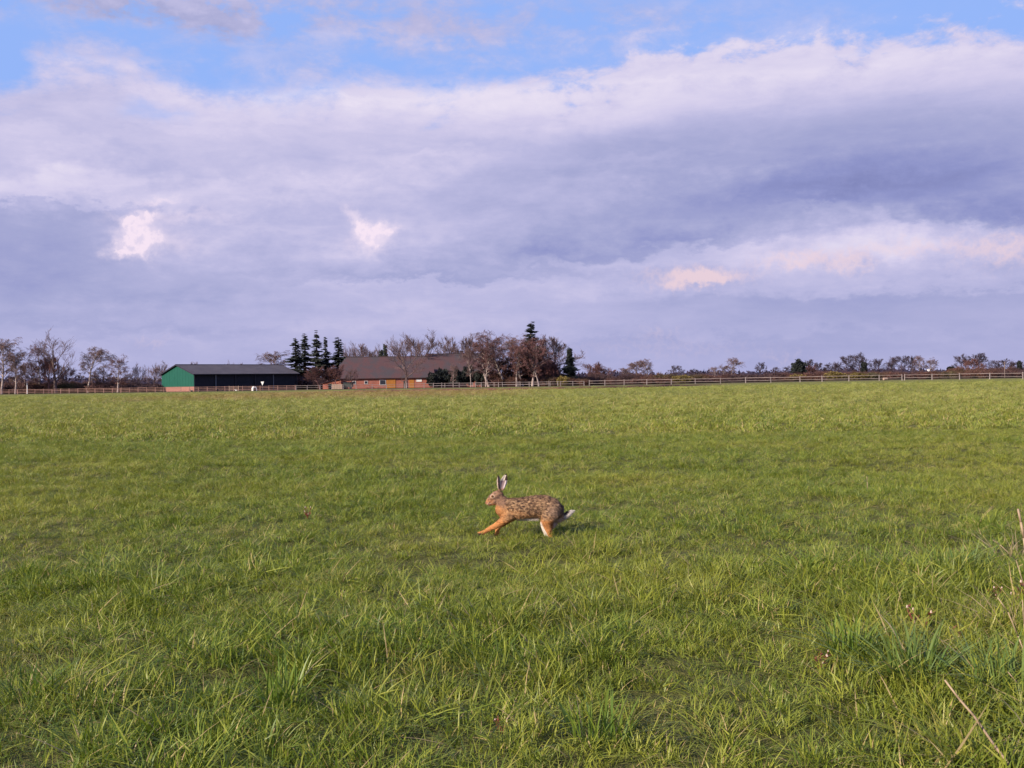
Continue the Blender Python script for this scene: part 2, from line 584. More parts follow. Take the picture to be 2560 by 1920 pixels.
def bumps(x, y, wl, k0):
    """smooth value noise about wl metres across, two octaves"""
    h = 0
    for o, (s, a) in enumerate(((1.0, 0.7), (2.17, 0.3))):
        an = 0.6 + k0 + o
        u = (x * math.cos(an) + y * math.sin(an)) * s / wl * 1.6 + 37.3 * k0 + 500
        v = (-x * math.sin(an) + y * math.cos(an)) * s / wl * 1.6 + 11.9 * k0 + 500
        i, j = np.floor(u).astype(int), np.floor(v).astype(int)
        fu, fv = u - i, v - j
        fu, fv = fu * fu * (3 - 2 * fu), fv * fv * (3 - 2 * fv)
        g = lambda p, q: _LAT[p % 256, q % 256]
        h = h + a * 1.5 * ((g(i, j) * (1 - fu) + g(i + 1, j) * fu) * (1 - fv) + (g(i, j + 1) * (1 - fu) + g(i + 1, j + 1) * fu) * fv)
    return h


def G(x, y):
    x = np.asarray(x, float)
    y = np.asarray(y, float)
    r = np.hypot(x, y)
    rise = 0.36 * sstep(x, 8, 100) * sstep(y, 60, 220)
    rise = rise - 0.8 * sstep(r, 320, 900)
    near = 1 - sstep(r, 20, 70)
    return rise + near * (0.022 * bumps(x, y, 1.5, 0) + 0.016 * bumps(x, y, 0.6, 6)) + 0.035 * bumps(x, y, 11.0, 12) * (1 - sstep(r, 60, 140)) * sstep(r, 2, 9)


def ground_pt(px, Y):
    """world point on the ground seen at photo column px, at distance Y"""
    p = at(px, hor(px), Y)
    return Vector((p.x, Y, float(G(p.x, Y))))


def _field(n, b):
    g = n.new('ShaderNodeNewGeometry')
    P = g.outputs['Position']
    s = n.sep(P)
    f = n.noise(P, 0.10, 5, 0.6)
    f2 = n.noise(P, 2.3, 6, 0.7)
    f3 = n.noise(n.v('MULTIPLY', P, (0.35, 1.0, 1.0)), 0.6, 6, 0.65)
    c = n.mix(n.smooth(f, 0.35, 0.65), (0.145, 0.160, 0.034, 1), (0.190, 0.182, 0.048, 1))
    c = n.mix(n.smooth(f2, 0.45, 0.75, 0, 0.45), c, (0.10, 0.075, 0.03, 1))
    c = n.mix(n.smooth(f3, 0.50, 0.72, 0, 0.30), c, (0.19, 0.125, 0.05, 1))
    # worn brownish turf in front of the farm
    brown = n.m('MULTIPLY', n.smooth(s[1], 84, 116), n.m('MULTIPLY', n.smooth(s[0], -52, -30), n.m('SUBTRACT', 1.0, n.smooth(s[0], -8, 8))))
    brown = n.m('MULTIPLY', brown, n.m('SUBTRACT', 1.0, n.smooth(s[1], 180, 215)))
    c = n.mix(n.m('MULTIPLY', brown, 0.9), c, (0.24, 0.135, 0.055, 1))
    # rough ground beyond the field
    far = n.smooth(s[1], 235, 262)
    c = n.mix(far, c, (0.085, 0.068, 0.035, 1))
    # dark soil between the blades close by
    near = n.m('SUBTRACT', 1.0, n.smooth(s[1], 18, 45))
    c = n.mix(n.m('MULTIPLY', near, 0.85), c, n.mix(f2, (0.065, 0.072, 0.020, 1), (0.105, 0.095, 0.035, 1)))
    bp = n.new('ShaderNodeBump')
    bp.inputs['Strength'].default_value = 1.0
    bp.inputs['Distance'].default_value = 0.12
    n.put(bp.inputs['Height'], n.noise(P, 5.0, 6, 0.7))
    n.link(bp.outputs[0], b.inputs['Normal'])
    return c


M['field'] = material('field', _field, 1.0, 0.1)


def build_ground():
    radii = [0.0]
    r = 0.4
    while r < 30:
        radii.append(r)
        r *= 1.03
        if r - radii[-1] < 0.12:
            r = radii[-1] + 0.12
    while r < 5200:
        radii.append(r)
        r *= 1.045
    # fine fan to the front, coarser behind
    az = list(np.linspace(-45, 45, 300)) + list(np.linspace(45, 315, 90)[1:-1])
    az = np.radians(np.array(az))
    na = len(az)
    V, Fc = [], []
    for rr in radii[1:]:
        x, y = np.sin(az) * rr, np.cos(az) * rr
        V.append(np.stack([x, y, G(x, y)], 1))
    V = np.concatenate(V)
    nr = len(radii) - 1
    i = np.arange(nr - 1)[:, None] * na + np.arange(na)[None, :]
    j = np.arange(nr - 1)[:, None] * na + ((np.arange(na) + 1) % na)[None, :]
    Fc = np.stack([i, j, j + na, i + na], -1).reshape(-1, 4)[:, ::-1]
    me = mesh_np('field', V, Fc, M['field'], True)
    o = obj('field', me)
    tag(o, kind='structure')


build_ground()


# ------------------------------------------------------------------ segments -> tapered prisms
def seg_mesh(segs):
    """segs: rows p0(3) p1(3) r0 r1 ; three or more sided prisms"""
    out = []
    for sides, arr in segs.items():
        if not arr:
            continue
        A = np.array(arr)
        P0, P1, R0, R1 = A[:, 0:3], A[:, 3:6], A[:, 6], A[:, 7]
        d = P1 - P0
        d /= np.linalg.norm(d, axis=1)[:, None] + 1e-9
        ref = np.where(np.abs(d[:, 2:3]) > 0.9, np.array([[1.0, 0, 0]]), np.array([[0, 0, 1.0]]))
        u = np.cross(d, ref)
        u /= np.linalg.norm(u, axis=1)[:, None] + 1e-9
        w = np.cross(d, u)
        a = np.arange(sides) * 2 * math.pi / sides
        ca, sa = np.cos(a)[None, :, None], np.sin(a)[None, :, None]
        ring = u[:, None, :] * ca + w[:, None, :] * sa
        V = np.concatenate([P0[:, None] + ring * R0[:, None, None], P1[:, None] + ring * R1[:, None, None]], 1)
        n = len(A)
        k = np.arange(sides)
        f = np.stack([k, (k + 1) % sides, (k + 1) % sides + sides, k + sides], 1)
        Fc = f[None] + (np.arange(n) * 2 * sides)[:, None, None]
        out.append((V.reshape(-1, 3), Fc.reshape(-1, 4)))
    Vs, Fs, off = [], [], 0
    for V, Fc in out:
        Vs.append(V)
        Fs.append(Fc + off)
        off += len(V)
    return np.concatenate(Vs), np.concatenate(Fs)


def grow_tree(style, seed, H=14.0, W=9.0):
    rnd = random.Random(seed)
    wood = {6: [], 4: []}
    tw = {3: []}
    P = dict(
        oak=dict(trunk=0.30, limbs=11, spread=(22, 80), n2=7, n3=6, n4=5, droop=0.02, up=0.10, lead=0.45, wob=0.16),
        vase=dict(trunk=0.20, limbs=10, spread=(12, 58), n2=7, n3=6, n4=5, droop=0.0, up=0.22, lead=0.5, wob=0.10),
        birch=dict(trunk=0.28, limbs=20, spread=(24, 52), n2=6, n3=5, n4=4, droop=-0.26, up=0.10, lead=1.0, wob=0.10),
        upright=dict(trunk=0.18, limbs=20, spread=(10, 30), n2=5, n3=4, n4=3, droop=0.0, up=0.3, lead=1.0, wob=0.08),
        open=dict(trunk=0.22, limbs=7, spread=(10, 52), n2=5, n3=4, n4=4, droop=0.0, up=0.12, lead=0.4, wob=0.14),
    )[style]

    def path(p, d, L, r0, r1, nseg, up, wob, store, sides):
        pts = [(Vector(p), r0)]
        d = Vector(d).normalized()
        for i in range(nseg):
            d = (d + Vector((rnd.gauss(0, wob), rnd.gauss(0, wob), rnd.gauss(0, wob * 0.6) + up / nseg * 2))).normalized()
            q = pts[-1][0] + d * (L / nseg)
            r = r0 + (r1 - r0) * (i + 1) / nseg
            store[sides].append((*pts[-1][0], *q, pts[-1][1], r))
            pts.append((q, r))
        return pts, d

    def pick(pts, t):
        f = t * (len(pts) - 1)
        i = min(int(f), len(pts) - 2)
        f -= i
        return pts[i][0].lerp(pts[i + 1][0], f), pts[i][1] * (1 - f) + pts[i + 1][1] * f, (pts[i + 1][0] - pts[i][0]).normalized()

    def side_dir(axis, deg, roll):
        u = axis.orthogonal().normalized()
        w = axis.cross(u)
        s = u * math.cos(roll) + w * math.sin(roll)
        a = math.radians(deg)
        return axis * math.cos(a) + s * math.sin(a)

    r0 = H * (0.020 if style in ('birch', 'upright') else 0.027)
    lead_len = H * (0.97 if P['lead'] == 1.0 else P['trunk'] + 0.35)
    tp, _ = path((0, 0, 0), (rnd.gauss(0, 0.04), rnd.gauss(0, 0.04), 1), lead_len, r0, r0 * 0.22, 9, 0.06, 0.05, wood, 6)
    tstart = P['trunk'] * H / lead_len
    roll = rnd.random() * 6.28
    for i in range(P['limbs']):
        t = tstart + (0.97 - tstart) * (i / (P['limbs'] - 1)) ** 0.9
        p, r, ax = pick(tp, t)
        hfrac = p.z / H
        roll += 2.4 + rnd.gauss(0, 0.3)
        lo, hi = P['spread']
        deg = hi - (hi - lo) * (t - tstart) / (1 - tstart) + rnd.gauss(0, 6)
        if style in ('oak', 'vase', 'open'):
            L = (H - p.z) * (0.80 if deg < 40 else 0.70) * rnd.uniform(0.8, 1.1)
            L = min(L, W * 0.62 / max(0.35, math.sin(math.radians(deg))))
        else:
            env = math.sin(math.pi * min(1, max(0.08, (hfrac - 0.12) / 0.95))) ** 0.8
            L = W * 0.5 * env / math.sin(math.radians(max(22, deg))) * rnd.uniform(0.7, 1.0)
        L = max(L, 0.5)
        rl = max(0.03, r * rnd.uniform(0.5, 0.75))
        lp, _ = path(p, side_dir(ax, deg, roll), L, rl, rl * 0.25, 5, P['up'], P['wob'], wood, 4)
        for j in range(P['n2']):
            t2 = 0.25 + 0.72 * (j + rnd.random()) / P['n2']
            p2, r2, a2 = pick(lp, t2)
            L2 = L * (0.55 - 0.25 * t2) * rnd.uniform(0.7, 1.2)
            q2, _ = path(p2, side_dir(a2, rnd.uniform(25, 55), rnd.random() * 6.28), L2, max(0.034, r2 * 0.6), 0.026, 3, P['up'] + 0.5 * P['droop'], P['wob'], tw, 3)
            for k in range(P['n3']):
                p3, _, a3 = pick(q2, 0.25 + 0.72 * (k + rnd.random()) / P['n3'])
                L3 = max(0.55, L2 * rnd.uniform(0.35, 0.6))
                q3, _ = path(p3, side_dir(a3, rnd.uniform(20, 50), rnd.random() * 6.28), L3, 0.027, 0.020, 2, P['up'] + P['droop'], P['wob'], tw, 3)
                for m in range(P['n4']):
                    p4, _, a4 = pick(q3, 0.2 + 0.8 * (m + rnd.random()) / P['n4'])
                    L4 = max(0.45, L3 * rnd.uniform(0.5, 0.9))
                    d4 = side_dir(a4, rnd.uniform(15, 45), rnd.random() * 6.28) + Vector((0, 0, P['droop'] * 3))
                    path(p4, d4, L4, 0.022, 0.013, 1, P['up'] + 2 * P['droop'], P['wob'], tw, 3)
    Vw, Fw = seg_mesh(wood)
    Vt, Ft = seg_mesh(tw)
    # measure, so that copies can be scaled to the size wanted
    top = max(Vw[:, 2].max(), np.quantile(Vt[:, 2], 0.998))
    wid = np.quantile(Vt[:, 0], 0.97) - np.quantile(Vt[:, 0], 0.03)
    wid2 = np.quantile(Vt[:, 1], 0.97) - np.quantile(Vt[:, 1], 0.03)
    return Vw, Fw, Vt, Ft, top, (wid + wid2) / 2


def grow_spruce(seed, H=15.0, W=6.0, gap=0.95, bare=0.12, sparse=1.0, droop=0.35):
    rnd = random.Random(seed)
    wood = {6: [], 3: []}
    n = 10
    for i in range(n):
        a, b = i / n, (i + 1) / n
        wood[6].append((0.05 * math.sin(i), 0, H * a, 0.05 * math.sin(i + 1), 0, H * b, H * 0.018 * (1 - a) + 0.02, H * 0.018 * (1 - b) + 0.02))
    V, Fc = [], []
    z = H * bare
    while z < H * 0.985:
        t = z / H
        prof = (1 - t) ** 0.85 * (0.82 + 0.22 * math.sin(t * 23 + seed))
        if t < 0.3:
            prof *= 0.65 + t
        nb = max(3, int((3.9 + 3.4 * (1 - t)) * sparse))
        r0 = rnd.random() * 6.28
        for k in range(nb):
            a = r0 + 6.283 * k / nb + rnd.gauss(0, 0.25)
            L = max(0.35, W * 0.5 * prof * rnd.uniform(0.35, 1.15))
            zz = z + rnd.gauss(0, gap * 0.35)
            m = max(3, int(L / 0.28))
            prev = Vector((0, 0, zz))
            for j in range(1, m + 1):
                s = j / m
                q = Vector((math.cos(a) * L * s, math.sin(a) * L * s, zz - droop * L * s * (1.25 - 0.85 * s)))
                wood[3].append((*prev, *q, 0.035 * (1.1 - s), 0.03 * (1.05 - s)))
                w = (0.75 * (1 - s) + 0.32) * min(1, L / 1.5 + 0.25)
                for c in range(6):
                    o = q.lerp(prev, rnd.random())
                    b2 = a + rnd.choice((-1, 1)) * rnd.uniform(0.3, 1.2)
                    e = o + Vector((math.cos(b2) * w, math.sin(b2) * w, rnd.uniform(-0.95, 0.15) * w - 0.05))
                    g = o.lerp(e, 0.5) + Vector((math.cos(b2 + 1.57), math.sin(b2 + 1.57), -0.5)) * w * 0.40
                    h = o.lerp(e, 0.5) - Vector((math.cos(b2 + 1.57), math.sin(b2 + 1.57), 0.5)) * w * 0.32
                    i = len(V)
                    V += [o, g, e, h]
                    Fc.append((i, i + 1, i + 2, i + 3))
                prev = q
        z += gap * (0.30 + 0.5 * (1 - t)) * rnd.uniform(0.6, 1.4)
    Vw, Fw = seg_mesh(wood)
    Vt = np.array([tuple(v) for v in V])
    return Vw, Fw, Vt, np.array(Fc), H, 0.5 * sum(np.quantile(Vt[:, k], 0.97) - np.quantile(Vt[:, k], 0.03) for k in (0, 1))


def leaf_mass(seed, n, H=6.0, W=6.0, leaf=0.35, z0=0.04, power=0.55):
    """small leaf sprays through an uneven rounded volume"""
    r = np.random.default_rng(seed)
    d = r.normal(size=(n, 3))
    d /= np.linalg.norm(d, axis=1)[:, None]
    ph = r.uniform(0, 6.28, 3)
    lob = 0.80 + 0.20 * np.sin(d[:, 0] * 5 + ph[0]) * np.sin(d[:, 1] * 5 + ph[1]) + 0.10 * np.sin(d[:, 2] * 9 + ph[2])
    rad = (r.uniform(0.45, 1, n) ** power) * lob
    c = d * rad[:, None]
    c = np.stack([c[:, 0] * W / 2, c[:, 1] * W / 2, H * (0.5 + z0) + c[:, 2] * H * 0.5], 1)
    c[:, 2] = np.maximum(c[:, 2], 0.05)
    u = r.normal(size=(n, 3))
    u /= np.linalg.norm(u, axis=1)[:, None]
    w = np.cross(u, r.normal(size=(n, 3)))
    w /= np.linalg.norm(w, axis=1)[:, None]
    s = leaf * r.uniform(0.5, 1.3, n)[:, None]
    V = np.stack([c - u * s, c + w * s * 0.5, c + u * s, c - w * s * 0.5], 1).reshape(-1, 3)
    Fc = np.arange(4 * n).reshape(n, 4)
    return V, Fc


def twig_bush(seed, n=260, H=3.0, W=4.0):
    r = random.Random(seed)
    tw = {3: []}
    for i in range(n):
        a = r.random() * 6.283
        b = r.random() ** 0.6
        base = Vector((math.cos(a) * W * 0.30 * b, math.sin(a) * W * 0.30 * b, 0))
        tipr = W * 0.5 * (b * 0.9 + r.uniform(-0.1, 0.15))
        h = H * (1 - 0.55 * b * b) * r.uniform(0.6, 1.02)
        tip = Vector((math.cos(a + r.gauss(0, .3)) * tipr, math.sin(a + r.gauss(0, .3)) * tipr, h))
        mid = base.lerp(tip, 0.5) + Vector((r.gauss(0, .1), r.gauss(0, .1), 0.12 * h))
        tw[3].append((*base, *mid, 0.03, 0.022))
        tw[3].append((*mid, *tip, 0.022, 0.010))
        for k in range(4):
            s = mid.lerp(tip, r.random() * 1.0 - 0.3)
            e = s + Vector((r.gauss(0, .35), r.gauss(0, .35), r.uniform(0.1, 0.7))) * (H * 0.3)
            tw[3].append((*s, *e, 0.018, 0.009))
    return seg_mesh(tw)


KINDS = {}


def add_kind(key, data, wood_mat, crown_mat, ctop=None):
    Vw, Fw, Vt, Ft, top, wid = data
    KINDS.setdefault(key, []).append((mesh_np('trunk', Vw, Fw, wood_mat, True), mesh_np('crown', Vt, Ft, crown_mat), top, wid))


for i in range(5):
    add_kind('oak', grow_tree('oak', 11 + i, 13, 11), M['bark'], M['twig_grey'])
for i in range(2):
    add_kind('vase', grow_tree('vase', 31 + i, 17, 11), M['bark'], M['twig_grey'])
add_kind('open', grow_tree('open', 41, 17, 11), M['bark'], M['twig_grey'])
for i in range(4):
    add_kind('birch', grow_tree('birch', 51 + i, 14, 7), M['bark_birch'], M['twig_red'])
for i in range(3):
    add_kind('greybirch', grow_tree('birch', 61 + i, 12, 6), M['bark_birch'], M['twig_grey'])
for i in range(2):
    add_kind('upright', grow_tree('upright', 71 + i, 12, 4), M['bark'], M['twig_dark'])
for i in range(3):
    add_kind('faroak', grow_tree('oak', 81 + i, 11, 10), M['twig_dark'], M['twig_dark'])
for i in range(3):
    add_kind('redbush', grow_tree('vase', 91 + i, 8, 8), M['twig_red'], M['twig_red'])
for i in range(4):
    add_kind('spruce', grow_spruce(101 + i, 16, 6.5, 1.05, 0.10, 0.95), M['bark'], M['needles'])
add_kind('fullspruce', grow_spruce(110, 10, 4.2, 0.55, 0.05, 1.6, 0.25), M['bark'], M['needles'])
add_kind('bigfir', grow_spruce(120, 18, 8.0, 1.1, 0.15, 1.1, -0.12), M['bark'], M['needles'])
for i in range(2):
    V_, F_ = leaf_mass(130 + i, 2600, 8, 6, 0.38)
    w_ = MB().bar((0, 0, 0), (0, 0, 4), 0.2, 0.1)
    KINDS.setdefault('round', []).append((w_.mesh('trunk', M['bark'], True), mesh_np('crown', V_, F_, M['evergreen']), 8.0, 5.6))
V_, F_ = leaf_mass(140, 1800, 8, 3, 0.33)
KINDS['column'] = [(MB().bar((0, 0, 0), (0, 0, 4), 0.15, 0.08).mesh('trunk', M['bark'], True), mesh_np('crown', V_, F_, M['evergreen']), 8.0, 2.8)]

COUNT = {}


def plant(kind, px, top, width, Y, label, name='bare_tree', group=None, rz=None, lean=0.0):
    """a tree seen at photo column px, its top at photo row top, width px wide, Y metres away"""
    k = COUNT.get(kind, 0)
    COUNT[kind] = k + 1
    tr, cr, h0, w0 = KINDS[kind][k % len(KINDS[kind])]
    base = ground_pt(px, Y)
    h = at(px, top, Y).z - base.z
    w = 1.14 * width * Y / F
    sx = w / w0
    sz = h / h0
    t = thing(name, label, 'tree', base, 0, group)
    t.rotation_euler = (0, math.radians(lean), rz if rz is not None else (px * 0.37) % 6.28)
    t.scale = (sx, sx, sz)
    obj('trunk', tr, t)
    obj('crown', cr, t)
    return t


# ------------------------------------------------------------------ trees on the left
BT, BI, SP, EV = 'bare_tree', 'birch_tree', 'spruce_tree', 'evergreen_tree'
plant('greybirch', 4, 845, 62, 282, 'tall grey birch cut by the left edge of the photo, with pale stems', BI)
plant('greybirch', 38, 868, 44, 280, 'pale-stemmed birch just right of the tree at the left edge', BI)
plant('oak', 62, 905, 40, 296, 'low bare tree between the pale birches and the tallest tree on the left', BT)
plant('oak', 88, 904, 44, 300, 'small purplish bare tree behind the fence left of the tallest tree on the left', BT)
plant('birch', 97, 856, 42, 292, 'reddish bare tree close against the left side of the tallest tree on the left', BI)
plant('open', 140, 822, 100, 286, 'tallest bare tree on the left, forking into long open limbs', BT)
plant('redbush', 122, 890, 60, 288, 'brown shrubby tree growing round the foot of the tallest tree on the left', BT)
plant('oak', 166, 916, 40, 294, 'low bare tree at the right foot of the tallest tree on the left', BT)
plant('greybirch', 221, 867, 58, 290, 'lone drooping birch midway between the tallest left tree and the green barn', BI)
plant('oak', 258, 922, 42, 300, 'low bare tree between the drooping birch and the narrow ivy-clad tree', BT)
plant('birch', 294, 887, 38, 288, 'narrow dense reddish tree with a clumped top left of the green barn', BT)
plant('oak', 322, 932, 34, 302, 'small dark bare bush-like tree right of the narrow clumped tree', BT)
plant('vase', 347, 908, 34, 296, 'thin pointed bare tree standing alone left of the green barn', BT)
plant('vase', 384, 912, 36, 318, 'left one of the two bare trees rising behind the green gable', BT)
plant('vase', 408, 902, 34, 320, 'right one of the two bare trees rising behind the green gable', BT)
plant('oak', 484, 904, 30, 330, 'bare treetop barely showing above the left end of the barn ridge', BT)
plant('vase', 576, 900, 20, 330, 'narrow bare treetop showing above the middle of the barn ridge', BT)
plant('oak', 603, 907, 24, 330, 'rounded bare treetop showing above the barn ridge right of its middle', BT)
plant('greybirch', 684, 877, 54, 325, 'drooping bare birch rising behind the right end of the barn roof', BI)
GC = 'dark spruces beside the barn'
plant('spruce', 741, 844, 44, 313, 'dark spruce nearest the barn, leftmost of the clump', SP, GC)
plant('spruce', 763, 835, 42, 318, 'second dark spruce from the barn, pressed against the leftmost one', SP, GC)
plant('spruce', 793, 830, 38, 314, 'tallest dark spruce, in the middle of the clump beside the barn', SP, GC)
plant('spruce', 815, 842, 30, 320, 'slender sparse spruce just right of the tallest one', SP, GC)
plant('spruce', 847, 842, 48, 318, 'broad dark spruce, rightmost of the clump by the farmhouse roof', SP, GC)
plant('redbush', 800, 915, 56, 296, 'brown shrubby tree under the middle of the spruce clump', BT)
plant('redbush', 838, 912, 44, 294, 'brown shrubby tree under the rightmost spruce', BT)

# ------------------------------------------------------------------ trees round the farm
plant('vase', 884, 854, 50, 334, 'bare tree behind the left end of the farmhouse roof beside the spruces', BT)
plant('oak', 908, 858, 50, 338, 'second bare tree rising behind the farmhouse roof from the left', BT)
plant('vase', 940, 861, 44, 336, 'bare tree behind the farmhouse roof left of the small dark conifer', BT)
plant('fullspruce', 964, 862, 20, 330, 'narrow dark conifer tip behind the farmhouse ridge', SP)
plant('fullspruce', 954, 876, 20, 330, 'shorter dark conifer left of the narrow conifer tip behind the farmhouse', SP)
plant('vase', 1017, 833, 78, 293, 'wide round bare tree standing in front of the farmhouse', BT, rz=0.4)
plant('vase', 1068, 827, 92, 326, 'large round bare tree behind the joint of the two farmhouse roofs', BT, rz=2.2)
plant('oak', 1128, 840, 52, 334, 'small round bare tree behind the farmhouse ridge left of the chimney', BT)
plant('oak', 1184, 838, 90, 332, 'spreading bare tree behind the farmhouse ridge right of the chimney', BT)
plant('vase', 1012, 915, 16, 288, 'thin broken pale tree leaning beside the farmhouse door', BT)
plant('vase', 878, 918, 22, 289, 'small forked tree in front of the left end of the farmhouse', BT)
GB = 'birches in front of the farm'
plant('greybirch', 1133, 905, 16, 290, 'slim pale birch in front of the dark evergreens, left of the forked one', BI, GB)
plant('greybirch', 1177, 866, 24, 288, 'white-stemmed forked birch in front of the dark evergreens', BI, GB)
plant('birch', 1222, 830, 76, 294, 'tall reddish birch at the right end of the farmhouse roof', BI, GB)
plant('birch', 1214, 850, 32, 289, 'reddish birch with a pale stem just left of the tall one by the roof end', BI, GB)
plant('birch', 1262, 826, 76, 292, 'tallest reddish birch in the middle of the wood right of the farmhouse', BI, GB)
plant('greybirch', 1274, 842, 50, 300, 'grey birch close behind the tallest reddish birch', BI, GB)
plant('birch', 1291, 850, 40, 290, 'reddish birch midway between the tallest birch and the big fir', BI, GB)
plant('birch', 1307, 838, 66, 292, 'dense reddish birch just left of the big dark fir', BI, GB)
plant('bigfir', 1329, 807, 64, 302, 'big dark fir with upswept branches overtopping the birches', 'fir_tree')
plant('birch', 1331, 842, 66, 291, 'dense reddish birch standing in front of the big dark fir', BI, GB)
plant('birch', 1347, 858, 40, 289, 'reddish birch with a pale stem just right of the big dark fir', BI, GB)
plant('upright', 1358, 838, 34, 300, 'narrow dark upright tree right of the big fir', BT)
plant('oak', 1388, 843, 96, 308, 'wide bare tree at the right end of the farm wood', BT, rz=1.1)
plant('open', 1402, 868, 58, 304, 'leaning bare tree with one long limb at the right end of the farm wood', BT, lean=8)
plant('fullspruce', 1425, 871, 28, 296, 'single pointed dark spruce standing free at the right end of the farm wood', SP)
plant('redbush', 1255, 900, 56, 298, 'reddish shrubby tree under the tallest birch', BT)
plant('redbush', 1300, 898, 56, 300, 'reddish shrubby tree between the birches left of the big fir', BT)
plant('redbush', 1345, 896, 56, 300, 'reddish shrubby tree under the big dark fir', BT)
plant('redbush', 1382, 902, 50, 296, 'reddish shrubby tree at the right edge of the birches', BT)

# ------------------------------------------------------------------ trees on the right
plant('redbush', 1508, 905, 60, 340, 'rounded reddish bare tree, first one right of the lone spruce', BT)
plant('birch', 1494, 914, 34, 345, 'small reddish bare tree leaning into the left side of the rounded one', BT)
plant('greybirch', 1563, 914, 26, 345, 'slim pale birch, leftmost of the three birches right of the rounded reddish tree', BI)
plant('oak', 1594, 902, 46, 345, 'grey bare tree, middle one of the three right of the rounded reddish tree', BT)
plant('greybirch', 1621, 897, 30, 345, 'tall slim birch, rightmost of the three right of the rounded reddish tree', BI)
plant('faroak', 1689, 913, 36, 480, 'small rounded tree alone on the skyline above the olive bush', BT)
plant('faroak', 1733, 921, 22, 560, 'tiny tree on the skyline just right of the lone rounded tree', BT)
plant('greybirch', 1786, 916, 20, 520, 'small thin tree on the skyline, left of the pair of birches', BI)
plant('greybirch', 1810, 910, 18, 520, 'shorter one of the pair of far birches on the skyline', BI)
plant('greybirch', 1829, 894, 30, 520, 'taller one of the pair of far birches on the skyline', BI)
plant('faroak', 1902, 905, 27, 520, 'small flat-topped tree on the skyline between the birch pair and the dark round tree', BT)
plant('faroak', 1938, 917, 22, 540, 'low dark tree on the skyline right of the small flat-topped tree', BT)
plant('faroak', 1970, 914, 26, 520, 'pale low tree touching the left side of the dark round evergreen', BT)
plant('round', 1997, 896, 34, 430, 'dark round evergreen, the most solid crown on the right skyline', EV)
plant('faroak', 2025, 898, 34, 470, 'bare tree just right of the dark round evergreen', BT)
plant('faroak', 2044, 906, 32, 460, 'second bare tree right of the dark round evergreen', BT)
plant('redbush', 2026, 912, 34, 440, 'brown shrubby tree at the right foot of the dark round evergreen', BT)
plant('faroak', 2072, 906, 24, 470, 'small rounded bare tree standing between the round evergreen and the big oaks', BT)
plant('faroak', 2096, 908, 26, 470, 'small bare tree against the left side of the big far oaks', BT)
plant('faroak', 2120, 889, 50, 450, 'broad bare oak left of the tallest far oak', BT)
plant('faroak', 2153, 880, 46, 445, 'tallest bare oak on the right skyline', BT)
plant('column', 2160, 900, 16, 420, 'narrow dark conifer in front of the tallest far oak', EV)
plant('faroak', 2197, 896, 42, 455, 'bare oak just right of the tallest far oak', BT)
plant('upright', 2226, 892, 15, 460, 'narrow tree left of the broad round oak', BT)
plant('faroak', 2257, 889, 60, 445, 'broad round oak in the middle of the right-hand skyline', BT)
plant('upright', 2282, 889, 15, 460, 'narrow treetop against the right side of the broad round oak', BT)
plant('greybirch', 2300, 888, 22, 450, 'tall far birch right of the broad round oak', BI)
plant('greybirch', 2322, 893, 24, 450, 'far birch standing last before the gap with the small red house', BI)
plant('column', 2377, 913, 20, 430, 'dark pointed conifer right of the small red house', EV)
plant('round', 2394, 917, 18, 430, 'dark small evergreen left of the right-hand oaks', EV)
plant('faroak', 2408, 884, 38, 440, 'left one of the two tall oaks near the right edge', BT)
plant('faroak', 2448, 882, 56, 440, 'broad right one of the two tall oaks near the right edge', BT)
plant('redbush', 2430, 896, 36, 425, 'dense brown tree in front of the two tall oaks near the right edge', BT)
plant('faroak', 2488, 900, 30, 440, 'low bare tree between the broad right oak and the pole', BT)
plant('faroak', 2513, 896, 38, 450, 'bare tree behind the telegraph pole', BT)
plant('faroak', 2538, 904, 32, 440, 'bare tree last before the conifer at the right edge', BT)
plant('column', 2549, 897, 12, 430, 'thin dark conifer at the right edge of the photo', EV)
plant('faroak', 2572, 900, 34, 440, 'bare tree cut by the right edge of the photo', BT)


# ------------------------------------------------------------------ undergrowth, far woods
def build_mass(name, segs_bushes, mat, label=None):
    """segs_bushes: list of (V, F, x, y, z, sxy, sz, rot)"""
    Vs, Fs, off = [], [], 0
    for V, Fc, x, y, z, s, sz, a in segs_bushes:
        c, sn = math.cos(a), math.sin(a)
        W = np.stack([(V[:, 0] * c - V[:, 1] * sn) * s + x, (V[:, 0] * sn + V[:, 1] * c) * s + y, V[:, 2] * sz + z], 1)
        Vs.append(W)
        Fs.append(Fc + off)
        off += len(V)
    o = obj(name, mesh_np(name, np.concatenate(Vs), np.concatenate(Fs), mat))
    return tag(o, label, kind='stuff')


bushes = [twig_bush(200 + i, 170, 3.0, 4.4) for i in range(5)]
leaves = [leaf_mass(210 + i, 700, 3.0, 4.6, 0.24, 0.0) for i in range(3)]
items = []
rr = random.Random(5)


def scrub_row(x0, x1, y0, y1, Y, step, jitter=3.0, dense=1):
    px = x0
    while px < x1:
        t = (px - x0) / (x1 - x0)
        top = y0 + (y1 - y0) * t + rr.gauss(0, 2.2)
        Yq = Y + rr.uniform(-jitter, jitter)
        b = ground_pt(px, Yq)
        h = max(0.8, at(px, top, Yq).z - b.z)
        V, Fc = bushes[rr.randrange(5)]
        items.append((V, Fc, b.x, b.y, b.z, rr.uniform(0.8, 1.2), h / 3.0, rr.random() * 6))
        if dense:
            V, Fc = leaves[rr.randrange(3)]
            items.append((V, Fc, b.x, b.y + 0.6, b.z - 0.1, rr.uniform(0.9, 1.3), h / 3.4, rr.random() * 6))
        px += step * rr.uniform(0.7, 1.3)


